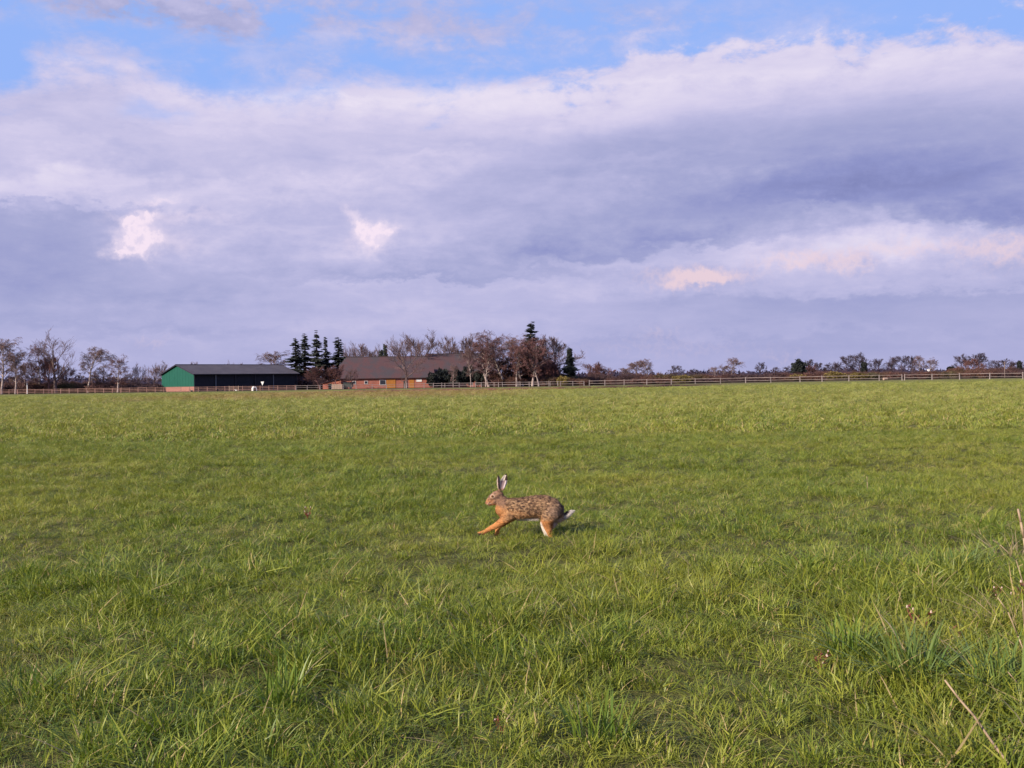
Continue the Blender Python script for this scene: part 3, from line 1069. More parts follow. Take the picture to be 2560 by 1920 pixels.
scrub_row(-40, 140, 946, 950, 300, 20)
scrub_row(120, 400, 948, 950, 300, 17)
scrub_row(-40, 400, 954, 954, 291, 20)
scrub_row(745, 860, 936, 944, 308, 16)
scrub_row(1225, 1410, 922, 930, 303, 13)
scrub_row(1225, 1470, 940, 942, 294, 16)
scrub_row(1405, 1480, 934, 938, 310, 16)
scrub_row(1480, 1680, 931, 933, 330, 12)
scrub_row(1640, 2080, 936, 927, 330, 12)
scrub_row(1440, 2060, 947, 938, 300, 17)
scrub_row(2040, 2320, 928, 922, 380, 13)
scrub_row(2050, 2600, 931, 920, 330, 13)
scrub_row(2375, 2600, 914, 918, 400, 11)
scrub_row(2600, 3100, 925, 915, 340, 22)
scrub_row(-500, -40, 945, 940, 300, 24)
build_mass('undergrowth', items, M['scrub'], 'brown leafless undergrowth along the far side of the fences')

items = []
for px, top, w in ((1705, 936, 34), (1722, 940, 24), (1690, 941, 22)):
    Y = 296
    b = ground_pt(px, Y)
    V, Fc = bushes[2]
    items.append((V, Fc, b.x, b.y, b.z, w * Y / F / 4.2, (at(px, top, Y).z - b.z) / 3, 1.0))
    V, Fc = leaves[1]
    items.append((V, Fc, b.x, b.y, b.z, w * Y / F / 4.4, (at(px, top, Y).z - b.z) / 3.2, 2.0))


def olive(px, top, w, Y, label):
    t = thing('olive_bush', label, 'bush', ground_pt(px, Y), 0.6 + px * 0.01)
    s = w * Y / F / 4.4
    t.scale = (s, s, (at(px, top, Y).z - t.location.z) / 3.0)
    obj('twigs', OLIVE[0], t)
    obj('foliage', OLIVE[1], t)


OLIVE = (mesh_np('twigs', *bushes[2], M['olive']), mesh_np('foliage', *leaves[1], M['olive']))
olive(1706, 936, 58, 296, 'olive-green bush behind the fence below the lone rounded tree')
olive(2085, 927, 60, 320, 'olive-green bush behind the fence right of the dark round evergreen')
olive(2142, 930, 56, 318, 'olive-brown bush behind the fence below the tallest far oak')
olive(1993, 934, 50, 322, 'olive-green low bush behind the fence below the dark round evergreen')
olive(1406, 938, 40, 290, 'yellowish bush behind the fence at the foot of the lone spruce')

# the dark evergreens in front of the farmhouse
EVB = [mesh_np('foliage', *leaf_mass(240 + i, 2600, 4.0, 5.0, 0.24, 0.0), M['evergreen']) for i in range(3)]


def dark_bush(px, top, w, Y, label, k):
    t = thing('evergreen_bush', label, 'bush', ground_pt(px, Y), px * 0.1, 'dark evergreen bushes before the farmhouse')
    s = w * Y / F / 4.8
    t.scale = (s, s, (at(px, top, Y).z - t.location.z) / 4.0)
    obj('foliage', EVB[k], t)
    obj('stem', MB().bar((0, 0, 0), (0, 0, 1.6), 0.09, 0.05).mesh('stem', M['bark']), t)


for i, (px, top, w, lb) in enumerate([
        (1082, 930, 40, 'first dark evergreen bush from the left, hiding the farmhouse corner'),
        (1106, 916, 46, 'second dark evergreen bush from the left, before the right farmhouse roof'),
        (1140, 920, 50, 'third dark evergreen bush from the left, behind the slim pale birch'),
        (1172, 912, 48, 'fourth dark evergreen bush, behind the white-stemmed forked birch'),
        (1202, 920, 44, 'last dark evergreen bush on the right, beside the reddish birches')]):
    dark_bush(px, top, w, 297 + (i % 2) * 3, lb, i % 3)


def build_far_wood():
    prof = [(-500, 940), (0, 943), (150, 946), (200, 944), (300, 947), (400, 946), (700, 945), (1200, 940), (1440, 934), (1500, 932), (1560, 930), (1620, 933), (1665, 937),
            (1700, 930), (1760, 929), (1850, 930), (1900, 928), (1960, 930), (2050, 925), (2120, 922), (2200, 922), (2250, 922), (2300, 924), (2340, 926), (2400, 925), (2560, 920), (3100, 910)]
    xs = [p[0] for p in prof]
    ys = [p[1] for p in prof]
    r = np.random.default_rng(3)
    V, Fc = [], []
    # closed lumpy body with real depth, then sprays over it
    N = 700
    pxs = np.linspace(-500, 3100, N)
    tops = np.interp(pxs, xs, ys) + 1.6 * np.sin(pxs * 0.13) + 1.3 * np.sin(pxs * 0.31 + 1) + r.normal(0, 0.7, N) + 2
    for row, (Y, k) in enumerate(((640, 0.0), (655, 0.72), (690, 1.0), (740, 0.98), (770, 0.0))):
        for px, tp in zip(pxs, tops):
            p = at(px, tp, 690)
            g = float(G(p.x, 690)) - 0.5
            V.append((p.x * Y / 690, Y, g + (p.z - g) * k * (1 + (0.05 * math.sin(px * 0.2 + row)))))
    for row in range(4):
        for i in range(N - 1):
            a = row * N + i
            Fc.append((a, a + 1, a + N + 1, a + N))
    n = 16000
    px = r.uniform(-500, 3100, n)
    tp = np.interp(px, pxs, tops)
    d = np.array([tuple(at(a, b, 668)) for a, b in zip(px, tp)])
    hh = d[:, 2]
    u = r.uniform(0.15, 1.12, n) ** 0.7
    c = np.stack([d[:, 0], 668 + r.uniform(-20, 20, n), -0.6 + (hh + 0.6) * u], 1)
    s = r.uniform(0.4, 1.1, n)[:, None]
    a = r.uniform(0, 6.28, n)
    w = np.stack([np.cos(a), np.sin(a), np.zeros(n)], 1)
    up = np.array([[0, 0, 1.0]]) + r.normal(0, 0.4, (n, 3))
    Q = np.stack([c - w * s * 0.7, c - up * s * 0.5, c + w * s * 0.7, c + up * s], 1).reshape(-1, 3)
    off = len(V)
    V = np.concatenate([np.array(V), Q])
    Fc = np.concatenate([np.array(Fc), np.arange(4 * n).reshape(n, 4) + off])
    o = obj('far_woods', mesh_np('far_woods', V, Fc, M['far_wood']))
    tag(o, 'long low band of dark leafless woods along the horizon', kind='stuff')


build_far_wood()


# ------------------------------------------------------------------ green barn
def local(px_near, Y_near, rot_deg):
    p = ground_pt(px_near, Y_near)
    return p, math.radians(rot_deg)


def build_barn():
    p, rz = local(486, 280, 45)
    t = thing('open_barn', 'long low barn with a green gable, dark open side and grey sheet roof', 'barn', p, rz)
    L, W, E, RH = 32.3, 18.6, 4.75, 7.35
    # local x runs along the barn (to the right in view), local y across it (away to the left)
    obj_m = lambda m, nme, mat: m.build(nme, mat, t)
    m = MB()
    pts = [(0.0, 0.12, 1.25), (0.0, W - 0.12, 1.25), (0.0, W - 0.12, E - 0.12), (0.0, W / 2, RH - 0.15), (0.0, 0.12, E - 0.12)]
    m.hexa(pts, [(0.18, y, z) for (_, y, z) in pts])
    g = obj_m(m, 'gable_wall', M['green_clad'])
    g['label'] = 'green clad gable'
    # the sheets of the gable, each a shallow rib apart
    for k in range(12):
        y0 = 0.2 + k * (W - 0.4) / 12
        zt = lambda y: E - 0.2 + (RH - E) * (1 - abs(y - W / 2) / (W / 2))
        y1 = y0 + (W - 0.4) / 12 - 0.05
        mm = MB().hexa([(-0.04, y0, 1.3), (-0.04, y1, 1.3), (-0.003, y1, 1.3), (-0.003, y0, 1.3)],
                       [(-0.04, y0, zt(y0)), (-0.04, y1, zt(y1)), (-0.003, y1, zt(y1)), (-0.003, y0, zt(y0))])
        mm.build('cladding_sheet', M['green_clad'], t)
    MB().box(-0.06, 0.22, 0.05, W - 0.05, -0.3, 1.248).build('plinth', M['brick_pale'], t)
    m = MB()
    pts = [(L - 0.2, 0.12, 0), (L - 0.2, W - 0.12, 0), (L - 0.2, W - 0.12, E - 0.12), (L - 0.2, W / 2, RH - 0.15), (L - 0.2, 0.12, E - 0.12)]
    m.hexa(pts, [(L, y, z) for (_, y, z) in pts])
    obj_m(m, 'end_wall', M['near_black'])
    MB().box(0.2, L - 0.2, W - 0.3, W - 0.1, -0.2, E - 0.15).build('back_wall', M['near_black'], t)
    # long open side: posts, with added near-black panels between for the dark interior
    xs = [0.12, 6.4, 12.4, 18.5, 24.4, L - 0.12]
    for i, x in enumerate(xs):
        MB().box(x - 0.12, x + 0.12, 0.02, 0.26, -0.2, E - 0.16).build('post', M['steel'] if i in (1, 4) else M['trim'], t)
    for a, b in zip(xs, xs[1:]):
        MB().box(a + 0.13, b - 0.13, 0.30, 0.34, 0.35, E - 0.2).build('dark_panel', M['near_black'], t)
    MB().box(0.2, L - 0.2, 0.30, 0.45, -0.2, 0.34).build('kerb_wall', M['brick_pale'], t)
    # roof slopes with an overhang
    o = 0.55
    sl = (RH - E) / (W / 2)
    for s, nme in ((0, 'roof_slope'), (1, 'roof_slope')):
        y0, y1 = (-o, W / 2) if s == 0 else (W + o, W / 2)
        z0, z1 = E - o * sl, RH
        lo = [(-0.5, y0, z0 - 0.1), (L + 0.5, y0, z0 - 0.1), (L + 0.5, y1, z1 - 0.1), (-0.5, y1, z1 - 0.1)]
        hi = [(x, y, z + 0.12) for x, y, z in lo]
        MB().hexa(lo, hi).build(nme, M['sheet_roof'], t)
    MB().box(-0.52, L + 0.52, W / 2 - 0.3, W / 2 + 0.3, RH - 0.02, RH + 0.09).build('ridge_cap', M['trim'], t)
    MB().box(-0.5, L + 0.5, -o - 0.14, -o - 0.005, E - o * sl - 0.16, E - o * sl - 0.02).build('gutter', M['trim'], t)
    for x0 in (-0.56, L + 0.505):
        for s in (0, 1):
            y0, y1 = (-o, W / 2) if s == 0 else (W + o, W / 2)
            MB().hexa([(x0, y0, E - o * sl - 0.26), (x0 + 0.055, y0, E - o * sl - 0.26), (x0 + 0.055, y1, RH - 0.26), (x0, y1, RH - 0.26)],
                      [(x0, y0, E - o * sl + 0.05), (x0 + 0.055, y0, E - o * sl + 0.05), (x0 + 0.055, y1, RH + 0.05), (x0, y1, RH + 0.05)]).build('verge_board', M['trim'], t)


build_barn()


# ------------------------------------------------------------------ farmhouse
def gable_house(t, L, D, E, RH, hipL, hipR, roof_mat, wall_mat, over=0.5, half=0.55):
    """roof along local x, walls on the ground; hip = how far the ridge ends step in"""
    MB().box(0, L, 0, 0.3, -0.3, E).build('front_wall', wall_mat, t)
    MB().box(0, L, D - 0.3, D, -0.3, E).build('back_wall', wall_mat, t)
    for x0, hp in ((0.003, hipL), (L - 0.303, hipR)):
        zc = RH - 0.2 if hp == 0 else E + (RH - E) * half
        yc = D / 2 * (zc - E) / (RH - E)
        pts = [(x0, 0.31, -0.3), (x0, D - 0.31, -0.3), (x0, D - 0.31, E), (x0, D - yc, zc), (x0, yc, zc), (x0, 0.31, E)]
        MB().hexa(pts, [(x + 0.3, y, z) for x, y, z in pts]).build('gable_wall', wall_mat, t)
    z0 = E - over * (RH - E) / (D / 2)
    zh = E + (RH - E) * half
    yh = D / 2 * (zh - E) / (RH - E)
    th = 0.16
    m = MB()

    def slab(pts):
        m.hexa(pts, [(x, y, z + th) for x, y, z in pts])
    for s in (0, 1):
        yy = (lambda y: y) if s == 0 else (lambda y: D - y)
        pts = [(-0.4, yy(-over), z0), (L + 0.4, yy(-over), z0)]
        pts += [(L + 0.4, yy(yh), zh), (L - hipR, yy(D / 2), RH)] if hipR else [(L + 0.4, yy(D / 2), RH)]
        pts += [(hipL, yy(D / 2), RH), (-0.4, yy(yh), zh)] if hipL else [(-0.4, yy(D / 2), RH)]
        mm = MB()
        mm.hexa(pts, [(x, y, z + th) for x, y, z in pts])
        mm.build('roof_slope', roof_mat, t)
    for hp, x0, x1 in ((hipL, -0.45, hipL), (hipR, L + 0.45, L - hipR)):
        if hp:
            a, b, c = (x0, yh - 0.02, zh - 0.06), (x0, D - yh + 0.02, zh - 0.06), (x1, D / 2, RH + 0.02)
            mm = MB()
            mm.hexa([a, b, c], [(x, y, z + th) for x, y, z in (a, b, c)])
            mm.build('hip_slope', roof_mat, t)
    MB().box(hipL - 0.1, L - hipR + 0.1, D / 2 - 0.16, D / 2 + 0.16, RH + 0.10, RH + 0.26).build('ridge_tiles', roof_mat, t)


def window(t, x, w, z, h, mat, frame=None, name='window'):
    f = MB()
    fr = frame or M['white']
    e = 0.08
    f.box(x, x + w, -0.09, -0.003, z, z + e).box(x, x + w, -0.09, -0.003, z + h - e, z + h)
    f.box(x, x + e, -0.09, -0.003, z + e + 0.001, z + h - e - 0.001).box(x + w - e, x + w, -0.09, -0.003, z + e + 0.001, z + h - e - 0.001)
    o = f.build(name, fr, t)
    MB().box(x + e + 0.002, x + w - e - 0.002, -0.05, -0.004, z + e + 0.002, z + h - e - 0.002).build('pane', mat, o)
    return o


def build_farm():
    Y = 302
    a = ground_pt(853, Y)
    b = ground_pt(1084, Y + 5)
    L = (b - a).length
    rz = math.atan2(b.y - a.y, b.x - a.x)
    t = thing('farmhouse', 'long red brick farmhouse with a steep brown tiled roof behind the round bare tree', 'farmhouse', a, rz)
    gable_house(t, L, 13.5, 3.25, 9.15, 1.9, 1.6, M['tile_roof'], M['brick'])
    w = window(t, 11.0, 1.8, 0.9, 1.5, M['glass'])
    w['label'] = 'dark window with a white frame'
    window(t, 3.2, 1.0, 1.3, 0.9, M['glass'])
    window(t, 6.6, 1.0, 1.3, 0.9, M['glass'])
    window(t, 21.6, 1.6, 1.75, 0.8, M['white'])
    d = MB().box(12.95, 15.6, -0.08, -0.003, 0, 2.55).build('barn_door', M['yellow_door'], t)
    d['label'] = 'ochre boarded barn door'
    for k in range(5):
        MB().box(13.0 + k * 0.52, 13.47 + k * 0.52, -0.11, -0.083, 0.05, 2.5).build('board', M['yellow_door'], d)
    MB().box(17.9, 19.0, -0.07, -0.003, 0, 2.1).build('door', M['dark_green'], t)
    MB().box(19.6, 21.0, -0.06, -0.003, 0, 2.3).build('door', M['yellow_door'], t)
    # lean-to on the left
    a2 = ground_pt(807, Y - 1)
    b2 = ground_pt(853, Y - 1)
    L2 = (b2 - a2).length - 0.05
    t2 = thing('brick_lean_to', 'low red brick lean-to with a sloping dark roof at the left end of the farmhouse', 'shed', a2, 0)
    lo = [(0, 0, -0.2), (L2, 0, -0.2), (L2, 6, -0.2), (0, 6, -0.2)]
    hi = [(0, 0, 1.75), (L2, 0, 2.75), (L2, 6, 2.75), (0, 6, 1.75)]
    MB().hexa(lo, hi).build('wall', M['brick'], t2)
    lo = [(-0.6, -0.4, 1.66), (L2 + 0.05, -0.4, 2.80), (L2 + 0.05, 6.3, 2.80), (-0.6, 6.3, 1.66)]
    MB().hexa(lo, [(x, y, z + 0.14) for x, y, z in lo]).build('roof', M['trim'], t2)
    MB().box(1.6, 2.6, -0.05, -0.003, 0, 1.6).build('door', M['dark_green'], t2)
    # right hand building, set further back
    Y = 316
    a = ground_pt(1072, Y)
    b = ground_pt(1240, Y + 3)
    L = (b - a).length
    t3 = thing('brick_farmhouse_wing', 'taller farmhouse wing with a small chimney, half hidden by dark evergreens', 'farmhouse', a, math.atan2(b.y - a.y, b.x - a.x))
    gable_house(t3, L, 13.0, 3.4, 10.1, 0, 1.7, M['tile_roof'], M['brick'])
    c = MB().box(10.2, 11.2, 6.2, 7.1, 9.4, 11.0).build('chimney', M['tile_roof'], t3)
    MB().box(10.1, 11.3, 6.1, 7.2, 11.002, 11.12).build('chimney_cap', M['trim'], c)
    window(t3, 4, 1.2, 1.2, 1.3, M['glass'])
    window(t3, 10, 1.2, 1.2, 1.3, M['glass'])
    # building behind the birches
    Y = 312
    a = ground_pt(1318, Y)
    b = ground_pt(1402, Y + 2)
    L = (b - a).length
    t4 = thing('red_roofed_outbuilding', 'outbuilding with a red-brown hipped roof showing behind the birches', 'barn', a, math.atan2(b.y - a.y, b.x - a.x))
    gable_house(t4, L, 10.0, 2.4, 7.3, 2.0, 1.7, M['red_roof'], M['brick'], half=0.15)
    window(t4, 2.5, 1.2, 0.9, 1.1, M['glass'])
    # small far house on the right
    Y = 425
    a = ground_pt(2318, Y)
    t5 = thing('small_red_house', 'small low red house with a dark roof in the gap of the right-hand trees', 'house', a, 0.1)
    gable_house(t5, 9.5, 7.0, 1.5, 2.9, 0, 0, M['trim'], M['brick'], half=0.5)
    MB().box(2.0, 2.7, 3.1, 3.8, 2.5, 3.7).build('chimney', M['white'], t5)
    window(t5, 1.5, 1.0, 0.4, 0.9, M['white'])
    window(t5, 5.5, 1.0, 0.4, 0.9, M['white'])
    a = ground_pt(2352, 405)
    t6 = thing('grey_green_shed', 'grey-green low shed just right of the small red house', 'shed', a, 0)
    gable_house(t6, 7.0, 4.0, 1.2, 1.9, 0, 0, M['trim'], M['dark_green'])


build_farm()


def small_things():
    Y = 288
    a, b = ground_pt(829, Y), ground_pt(856, Y)
    t = thing('concrete_bunker', 'pale block-walled bunker standing in front of the lean-to', 'bunker', a, 0)
    L = b.x - a.x
    MB().box(0, L, 0, 0.3, -0.1, 1.35).build('front_wall', M['concrete'], t)
    MB().box(0.002, 0.3, 0.302, 2.4, -0.1, 1.35).build('side_wall', M['concrete'], t)
    MB().box(L - 0.3, L - 0.002, 0.302, 2.4, -0.1, 1.35).build('side_wall', M['concrete'], t)
    for k in range(4):
        MB().box(0.04 + k * L / 4, (k + 1) * L / 4 - 0.04, -0.04, -0.003, 0.05, 1.3).build('panel', M['concrete'], t)
    a, b = ground_pt(858, Y + 1), ground_pt(881, Y + 1)
    L = b.x - a.x
    t = thing('covered_trailer', 'dark green covered farm trailer beside the pale bunker', 'trailer', a, 0)
    MB().box(0, L, 0, 1.8, 0.55, 1.75).build('body', M['dark_green'], t)
    MB().box(-0.1, L + 0.1, -0.1, 1.9, 1.752, 1.9).build('cover', M['trim'], t)
    for x in (0.5, L - 0.5):
        MB().bar((x, -0.12, 0.36), (x, 0.08, 0.36), 0.36, 0.36, 14).build('wheel', M['trim'], t)
    # inverted white triangle on its post before the open side of the barn
    p = ground_pt(656, 271)
    t = thing('triangle_sign', 'white downward-pointing triangular sign in front of the dark barn side', 'sign', p, 0)
    z1, z0 = at(656, 954, 271).z - p.z, at(656, 964, 271).z - p.z
    MB().bar((0, 0.05, -0.1), (0, 0.05, z1 - 0.1), 0.04).build('post', M['steel'], t)
    MB().hexa([(-0.42, 0, z1), (0.42, 0, z1), (0.0, 0, z0)], [(-0.42, 0.03, z1), (0.42, 0.03, z1), (0.0, 0.03, z0)]).build('sign_plate', M['white'], t)
    # calf hutch
    p = ground_pt(637, 268.5)
    t = thing('calf_hutch', 'small white rounded calf hutch left of the triangular sign', 'hutch', p, 0.5)
    t.scale = (0.75, 0.75, 0.95)
    prof = [(math.cos(a) * 0.72, 0.35 + math.sin(a) * 0.85) for a in np.linspace(0, math.pi, 9)]
    prof = [(0.72, -0.05)] + prof + [(-0.72, -0.05)]
    MB().hexa([(x, 0, z) for x, z in prof], [(x, 1.6, z) for x, z in prof]).build('shell', M['white'], t)
    dp = [(x * 0.55, z * 0.7) for x, z in prof]
    MB().hexa([(x, -0.02, z) for x, z in dp], [(x, -0.004, z) for x, z in dp]).build('opening', M['near_black'], t)
    # white marker post far left
    p = ground_pt(68, 279)
    t = thing('marker_post', 'short white marker post behind the fence at the far left', 'post', p, 0)
    h = at(68, 957, 279).z - p.z
    MB().bar((0, 0, -0.1), (0, 0, h * 0.8), 0.13, 0.11, 8).build('post', M['white'], t)
    MB().bar((0, 0, h * 0.8 + 0.003), (0, 0, h), 0.20, 0.12, 8).build('cap', M['steel'], t)
    # telegraph pole
    p = ground_pt(2512, 300)
    t = thing('telegraph_pole', 'thin wooden telegraph pole near the right edge', 'pole', p, 0)
    h = at(2512, 904, 300).z - p.z
    MB().bar((0, 0, -0.2), (0, 0, h), 0.13, 0.09, 8).build('pole', M['pole'], t, True)
    MB().box(-0.6, 0.6, -0.17, -0.10, h - 0.5, h - 0.38).build('crossarm', M['pole'], t)
    # two pale wrapped bales
    for px, Y, s, lb in ((2213, 262, 0.33, 'white wrapped bale lying behind the fence below the broad oaks'), (2369, 330, 0.4, 'white wrapped bale beside the grey-green shed')):
        p = ground_pt(px, Y)
        t = thing('wrapped_bale', lb, 'bale', p, 0.3)
        MB().bar((-0.5, 0, s), (0.5, 0, s), s, s, 16).build('wrap', M['concrete'], t)
        MB().bar((0.501, 0, s), (0.53, 0, s), s * 0.5, s * 0.4, 12).build('end_fold', M['concrete'], t)


small_things()


# ------------------------------------------------------------------ fences
def fence(name, label, pts, rails, wood, h=1.25, tall=(), pw=0.07, group=None):
    """pts: (px, Y) of each post"""
    P = [ground_pt(px, Y) for px, Y in pts]
    t = thing(name, label, 'fence', P[0], 0, group)
    o = P[0]
    pm = MB().box(-pw, pw, -pw, pw, -0.3, h).mesh('post', wood)
    rnd = random.Random(len(pts))
    for i, p in enumerate(P):
        q = obj('post', pm, t, p - o, (rnd.gauss(0, 0.015), rnd.gauss(0, 0.02), rnd.uniform(0, 0.3)))
        q.scale = (1, 1, 1.0 + rnd.uniform(-0.03, 0.06) + (0.12 if i in tall else 0))
    rm = MB().box(0, 1, -0.03, 0.03, -0.036, 0.036).mesh('rail', wood)
    for a, b in zip(P, P[1:]):
        d = b - a
        for z in rails:
            r = obj('rail', rm, t, a - o + Vector((0, -0.11, z * h + rnd.gauss(0, 0.012))))
            r.rotation_euler = (0, -math.atan2(d.z, math.hypot(d.x, d.y)) + rnd.gauss(0, 0.004), math.atan2(d.y, d.x))
            r.scale = (d.length - 0.01, 1, 1)
    return t


left = [(-300 + i * 21.5, 262 + 6 * math.sin(i * 0.1)) for i in range(34)] + [(430 + i * 22, 262) for i in range(1, 15)]
fence('wooden_fence', 'brown three-rail wooden fence running past the green barn on the left', left, (0.32, 0.62, 0.92), M['wood_brown'], 1.2)
fence('wooden_fence', 'weathered two-rail fence from the barn to the farmhouse door', [(740, 268), (768, 268), (800, 268), (829, 269), (858, 270), (890, 270), (930, 271), (966, 272), (1011, 272)], (0.5, 0.92), M['wood_grey'], 1.2)
fence('wooden_fence', 'pale two-rail fence in front of the dark evergreens and birches', [(1016, 270), (1060, 270), (1104, 270), (1148, 271), (1188, 271), (1203, 270), (1246, 270), (1295, 270), (1323, 269), (1345, 268), (1372, 268), (1401, 268), (1432, 267), (1460, 266)], (0.45, 0.88), M['wood_grey'], 1.32)
fence('wooden_fence', 'grey two-rail fence farther back behind the birch fence', [(1083, 284), (1112, 284), (1182, 284), (1235, 284), (1256, 284), (1300, 283), (1375, 282), (1394, 282)], (0.45, 0.9), M['wood_grey'], 1.3)
fence('wooden_fence', 'long grey two-rail fence along the right half of the field', [(1473, 266), (1512, 264), (1560, 262), (1617, 259), (1678, 256), (1738, 253), (1801, 250), (1864, 247), (1927, 244), (2000, 240), (2055, 238), (2122, 236), (2198, 233), (2255, 231)], (0.42, 0.88), M['wood_grey'], 1.4)
fence('wooden_fence', 'grey two-rail fence reaching the right edge of the photo', [(2261, 231), (2330, 229), (2399, 227), (2474, 225), (2557, 223), (2640, 221), (2720, 219), (2800, 218)], (0.42, 0.88), M['wood_grey'], 1.4)


def crate_line():
    # field gate in the brown fence
    a = ground_pt(573, 259.5)
    t = thing('field_gate', 'pale metal field gate in the brown fence before the barn', 'gate', a, 0)
    L = 1.15 * 2
    for z in (0.3, 0.6, 0.9, 1.15):
        MB().bar((0, 0, z), (L, 0, z), 0.03, 0.03, 6).build('rail', M['concrete'], t)
    for x in (0, L):
        MB().box(x - 0.06, x + 0.06, -0.06, 0.06, -0.1, 1.3).build('post', M['concrete'], t)


crate_line()


def birds():
    def bird(px, Y, s, mat, label, rz):
        t = thing('bird', label, 'bird', ground_pt(px, Y), rz, 'birds feeding at the far edge of the field')
        t.scale = (s, s, s)
        # body, neck, head and tail grown as one surface
        secs = [(-0.42, 0.30, 0.02, 0.015), (-0.30, 0.29, 0.05, 0.03), (-0.15, 0.27, 0.10, 0.09), (0.0, 0.26, 0.13, 0.12), (0.14, 0.29, 0.11, 0.11), (0.22, 0.38, 0.06, 0.06),
                (0.27, 0.46, 0.055, 0.055), (0.32, 0.46, 0.04, 0.04), (0.37, 0.445, 0.016, 0.014), (0.42, 0.43, 0.004, 0.004)]
        V, Fc = [], []
        for x, z, ry, rz_ in secs:
            for k in range(8):
                a = 6.283 * k / 8
                V.append((x, math.cos(a) * ry, z + math.sin(a) * rz_))
        for i in range(len(secs) - 1):
            for k in range(8):
                Fc.append((i * 8 + k, i * 8 + (k + 1) % 8, i * 8 + 8 + (k + 1) % 8, i * 8 + 8 + k))
        obj('body', mesh_np('body', V, Fc, mat, True), t)
        for sy in (-0.05, 0.05):
            MB().bar((0.02, sy, 0.0), (0.0, sy, 0.18), 0.012, 0.015, 5).build('leg', M['feather_black'], t)
    bird(479, 226, 1.25, M['feather_black'], 'dark bird nearest the camera, below the right corner of the green gable', 2.8)
    bird(499, 236, 1.0, M['feather_black'], 'small dark bird just right of the nearest one', 0.4)
    bird(543, 232, 1.3, M['feather_black'], 'upright dark bird in front of the middle of the barn', 1.2)
    bird(556, 240, 0.9, M['feather_black'], 'smallest dark bird, right of the upright one', 0.2)
    bird(590, 238, 1.0, M['feather_white'], 'single white bird at the field edge before the barn', 3.0)


birds()


# ------------------------------------------------------------------ low earth bank at the far edge of the field
def bank():
    path = [(700, 168), (850, 166), (980, 165), (1100, 164), (1250, 165), (1400, 166), (1500, 170), (1620, 182), (1750, 200), (1850, 218)]
    V, Fc = [], []
    P = []
    for (a, ya), (b, yb) in zip(path, path[1:]):
        for k in range(8):
            t = k / 8
            P.append(ground_pt(a + (b - a) * t, ya + (yb - ya) * t))
    n = len(P)
    for i, p in enumerate(P):
        f = min(1, i / 12, (n - 1 - i) / 12)
        h = (0.30 + 0.05 * math.sin(i * 1.3) + 0.03 * math.sin(i * 2.9)) * f
        for dy, z in ((-0.5, -0.02), (-0.15, h), (0.9, h), (2.0, -0.02)):
            V.append((p.x, p.y + dy, p.z + z))
    for i in range(n - 1):
        for k in range(3):
            Fc.append((i * 4 + k, i * 4 + 4 + k, i * 4 + 5 + k, i * 4 + 1 + k))
    tag(obj('earth_bank', mesh_np('earth_bank', V, Fc, M['soil'])), kind='structure')


bank()


# ------------------------------------------------------------------ grass
def _grass(n, b):
    g = n.new('ShaderNodeNewGeometry')
    P = g.outputs['Position']
    s = n.sep(P)
    at_ = n.new('ShaderNodeAttribute', attribute_name='blade')
    k = n.sep(at_.outputs['Vector'])
    oi = n.new('ShaderNodeObjectInfo')
    rnd = oi.outputs['Random']
    big = n.noise(P, 0.22, 4, 0.6)
    med = n.noise(P, 1.5, 4, 0.6)
    c = n.mix(n.smooth(k[0], 0.0, 1.0), (0.082, 0.136, 0.014, 1), (0.270, 0.292, 0.040, 1))
    c = n.mix(n.m('MULTIPLY', n.smooth(big, 0.42, 0.66), 0.55), c, (0.30, 0.285, 0.042, 1))
    c = n.mix(n.m('MULTIPLY', n.smooth(rnd, 0.6, 1.0), 0.35), c, (0.105, 0.165, 0.035, 1))
    # brownish tired patches, and single dry blades
    pat = n.m('MULTIPLY', n.smooth(med, 0.52, 0.72), n.smooth(k[0], 0.35, 0.8))
    c = n.mix(n.m('MULTIPLY', pat, 0.60), c, (0.26, 0.165, 0.070, 1))
    far = n.smooth(s[1], 12, 60)
    c = n.mix(n.m('MULTIPLY', far, 0.5), c, (0.310, 0.305, 0.092, 1))
    brown = n.m('MULTIPLY', n.smooth(s[1], 84, 116), n.m('MULTIPLY', n.smooth(s[0], -52, -30), n.m('SUBTRACT', 1.0, n.smooth(s[0], -8, 8))))
    c = n.mix(n.m('MULTIPLY', brown, 0.7), c, (0.28, 0.19, 0.08, 1))
    dry = n.m('GREATER_THAN', k[2], 0.5)
    c = n.mix(n.m('MULTIPLY', dry, 0.85), c, (0.42, 0.30, 0.15, 1))
    return c


def grass_mat(name, fn, rough=0.45, spec=0.28):
    m = material(name, fn, rough, spec)
    t = m.node_tree
    n = NT(t)
    b = t.nodes['Principled BSDF']
    src = b.inputs['Base Color'].links[0].from_socket
    tr = n.new('ShaderNodeBsdfTranslucent')
    n.link(n.mix(1.0, src, (1.1, 1.2, 0.7, 1), 'MULTIPLY'), tr.inputs['Color'])
    mx = n.new('ShaderNodeMixShader')
    mx.inputs[0].default_value = 0.28
    n.link(b.outputs[0], mx.inputs[1])
    n.link(tr.outputs[0], mx.inputs[2])
    n.link(mx.outputs[0], t.nodes['Material Output'].inputs[0])
    return m


M['grass'] = grass_mat('grass', _grass)


def _tus(c1, c2):
    def fn(n, b):
        at_ = n.new('ShaderNodeAttribute', attribute_name='blade')
        k = n.sep(at_.outputs['Vector'])
        c = n.mix(k[0], (*c1, 1), (*c2, 1))
        return n.mix(n.m('MULTIPLY', n.m('GREATER_THAN', k[2], 0.5), 0.8), c, (0.42, 0.32, 0.17, 1))
    return fn


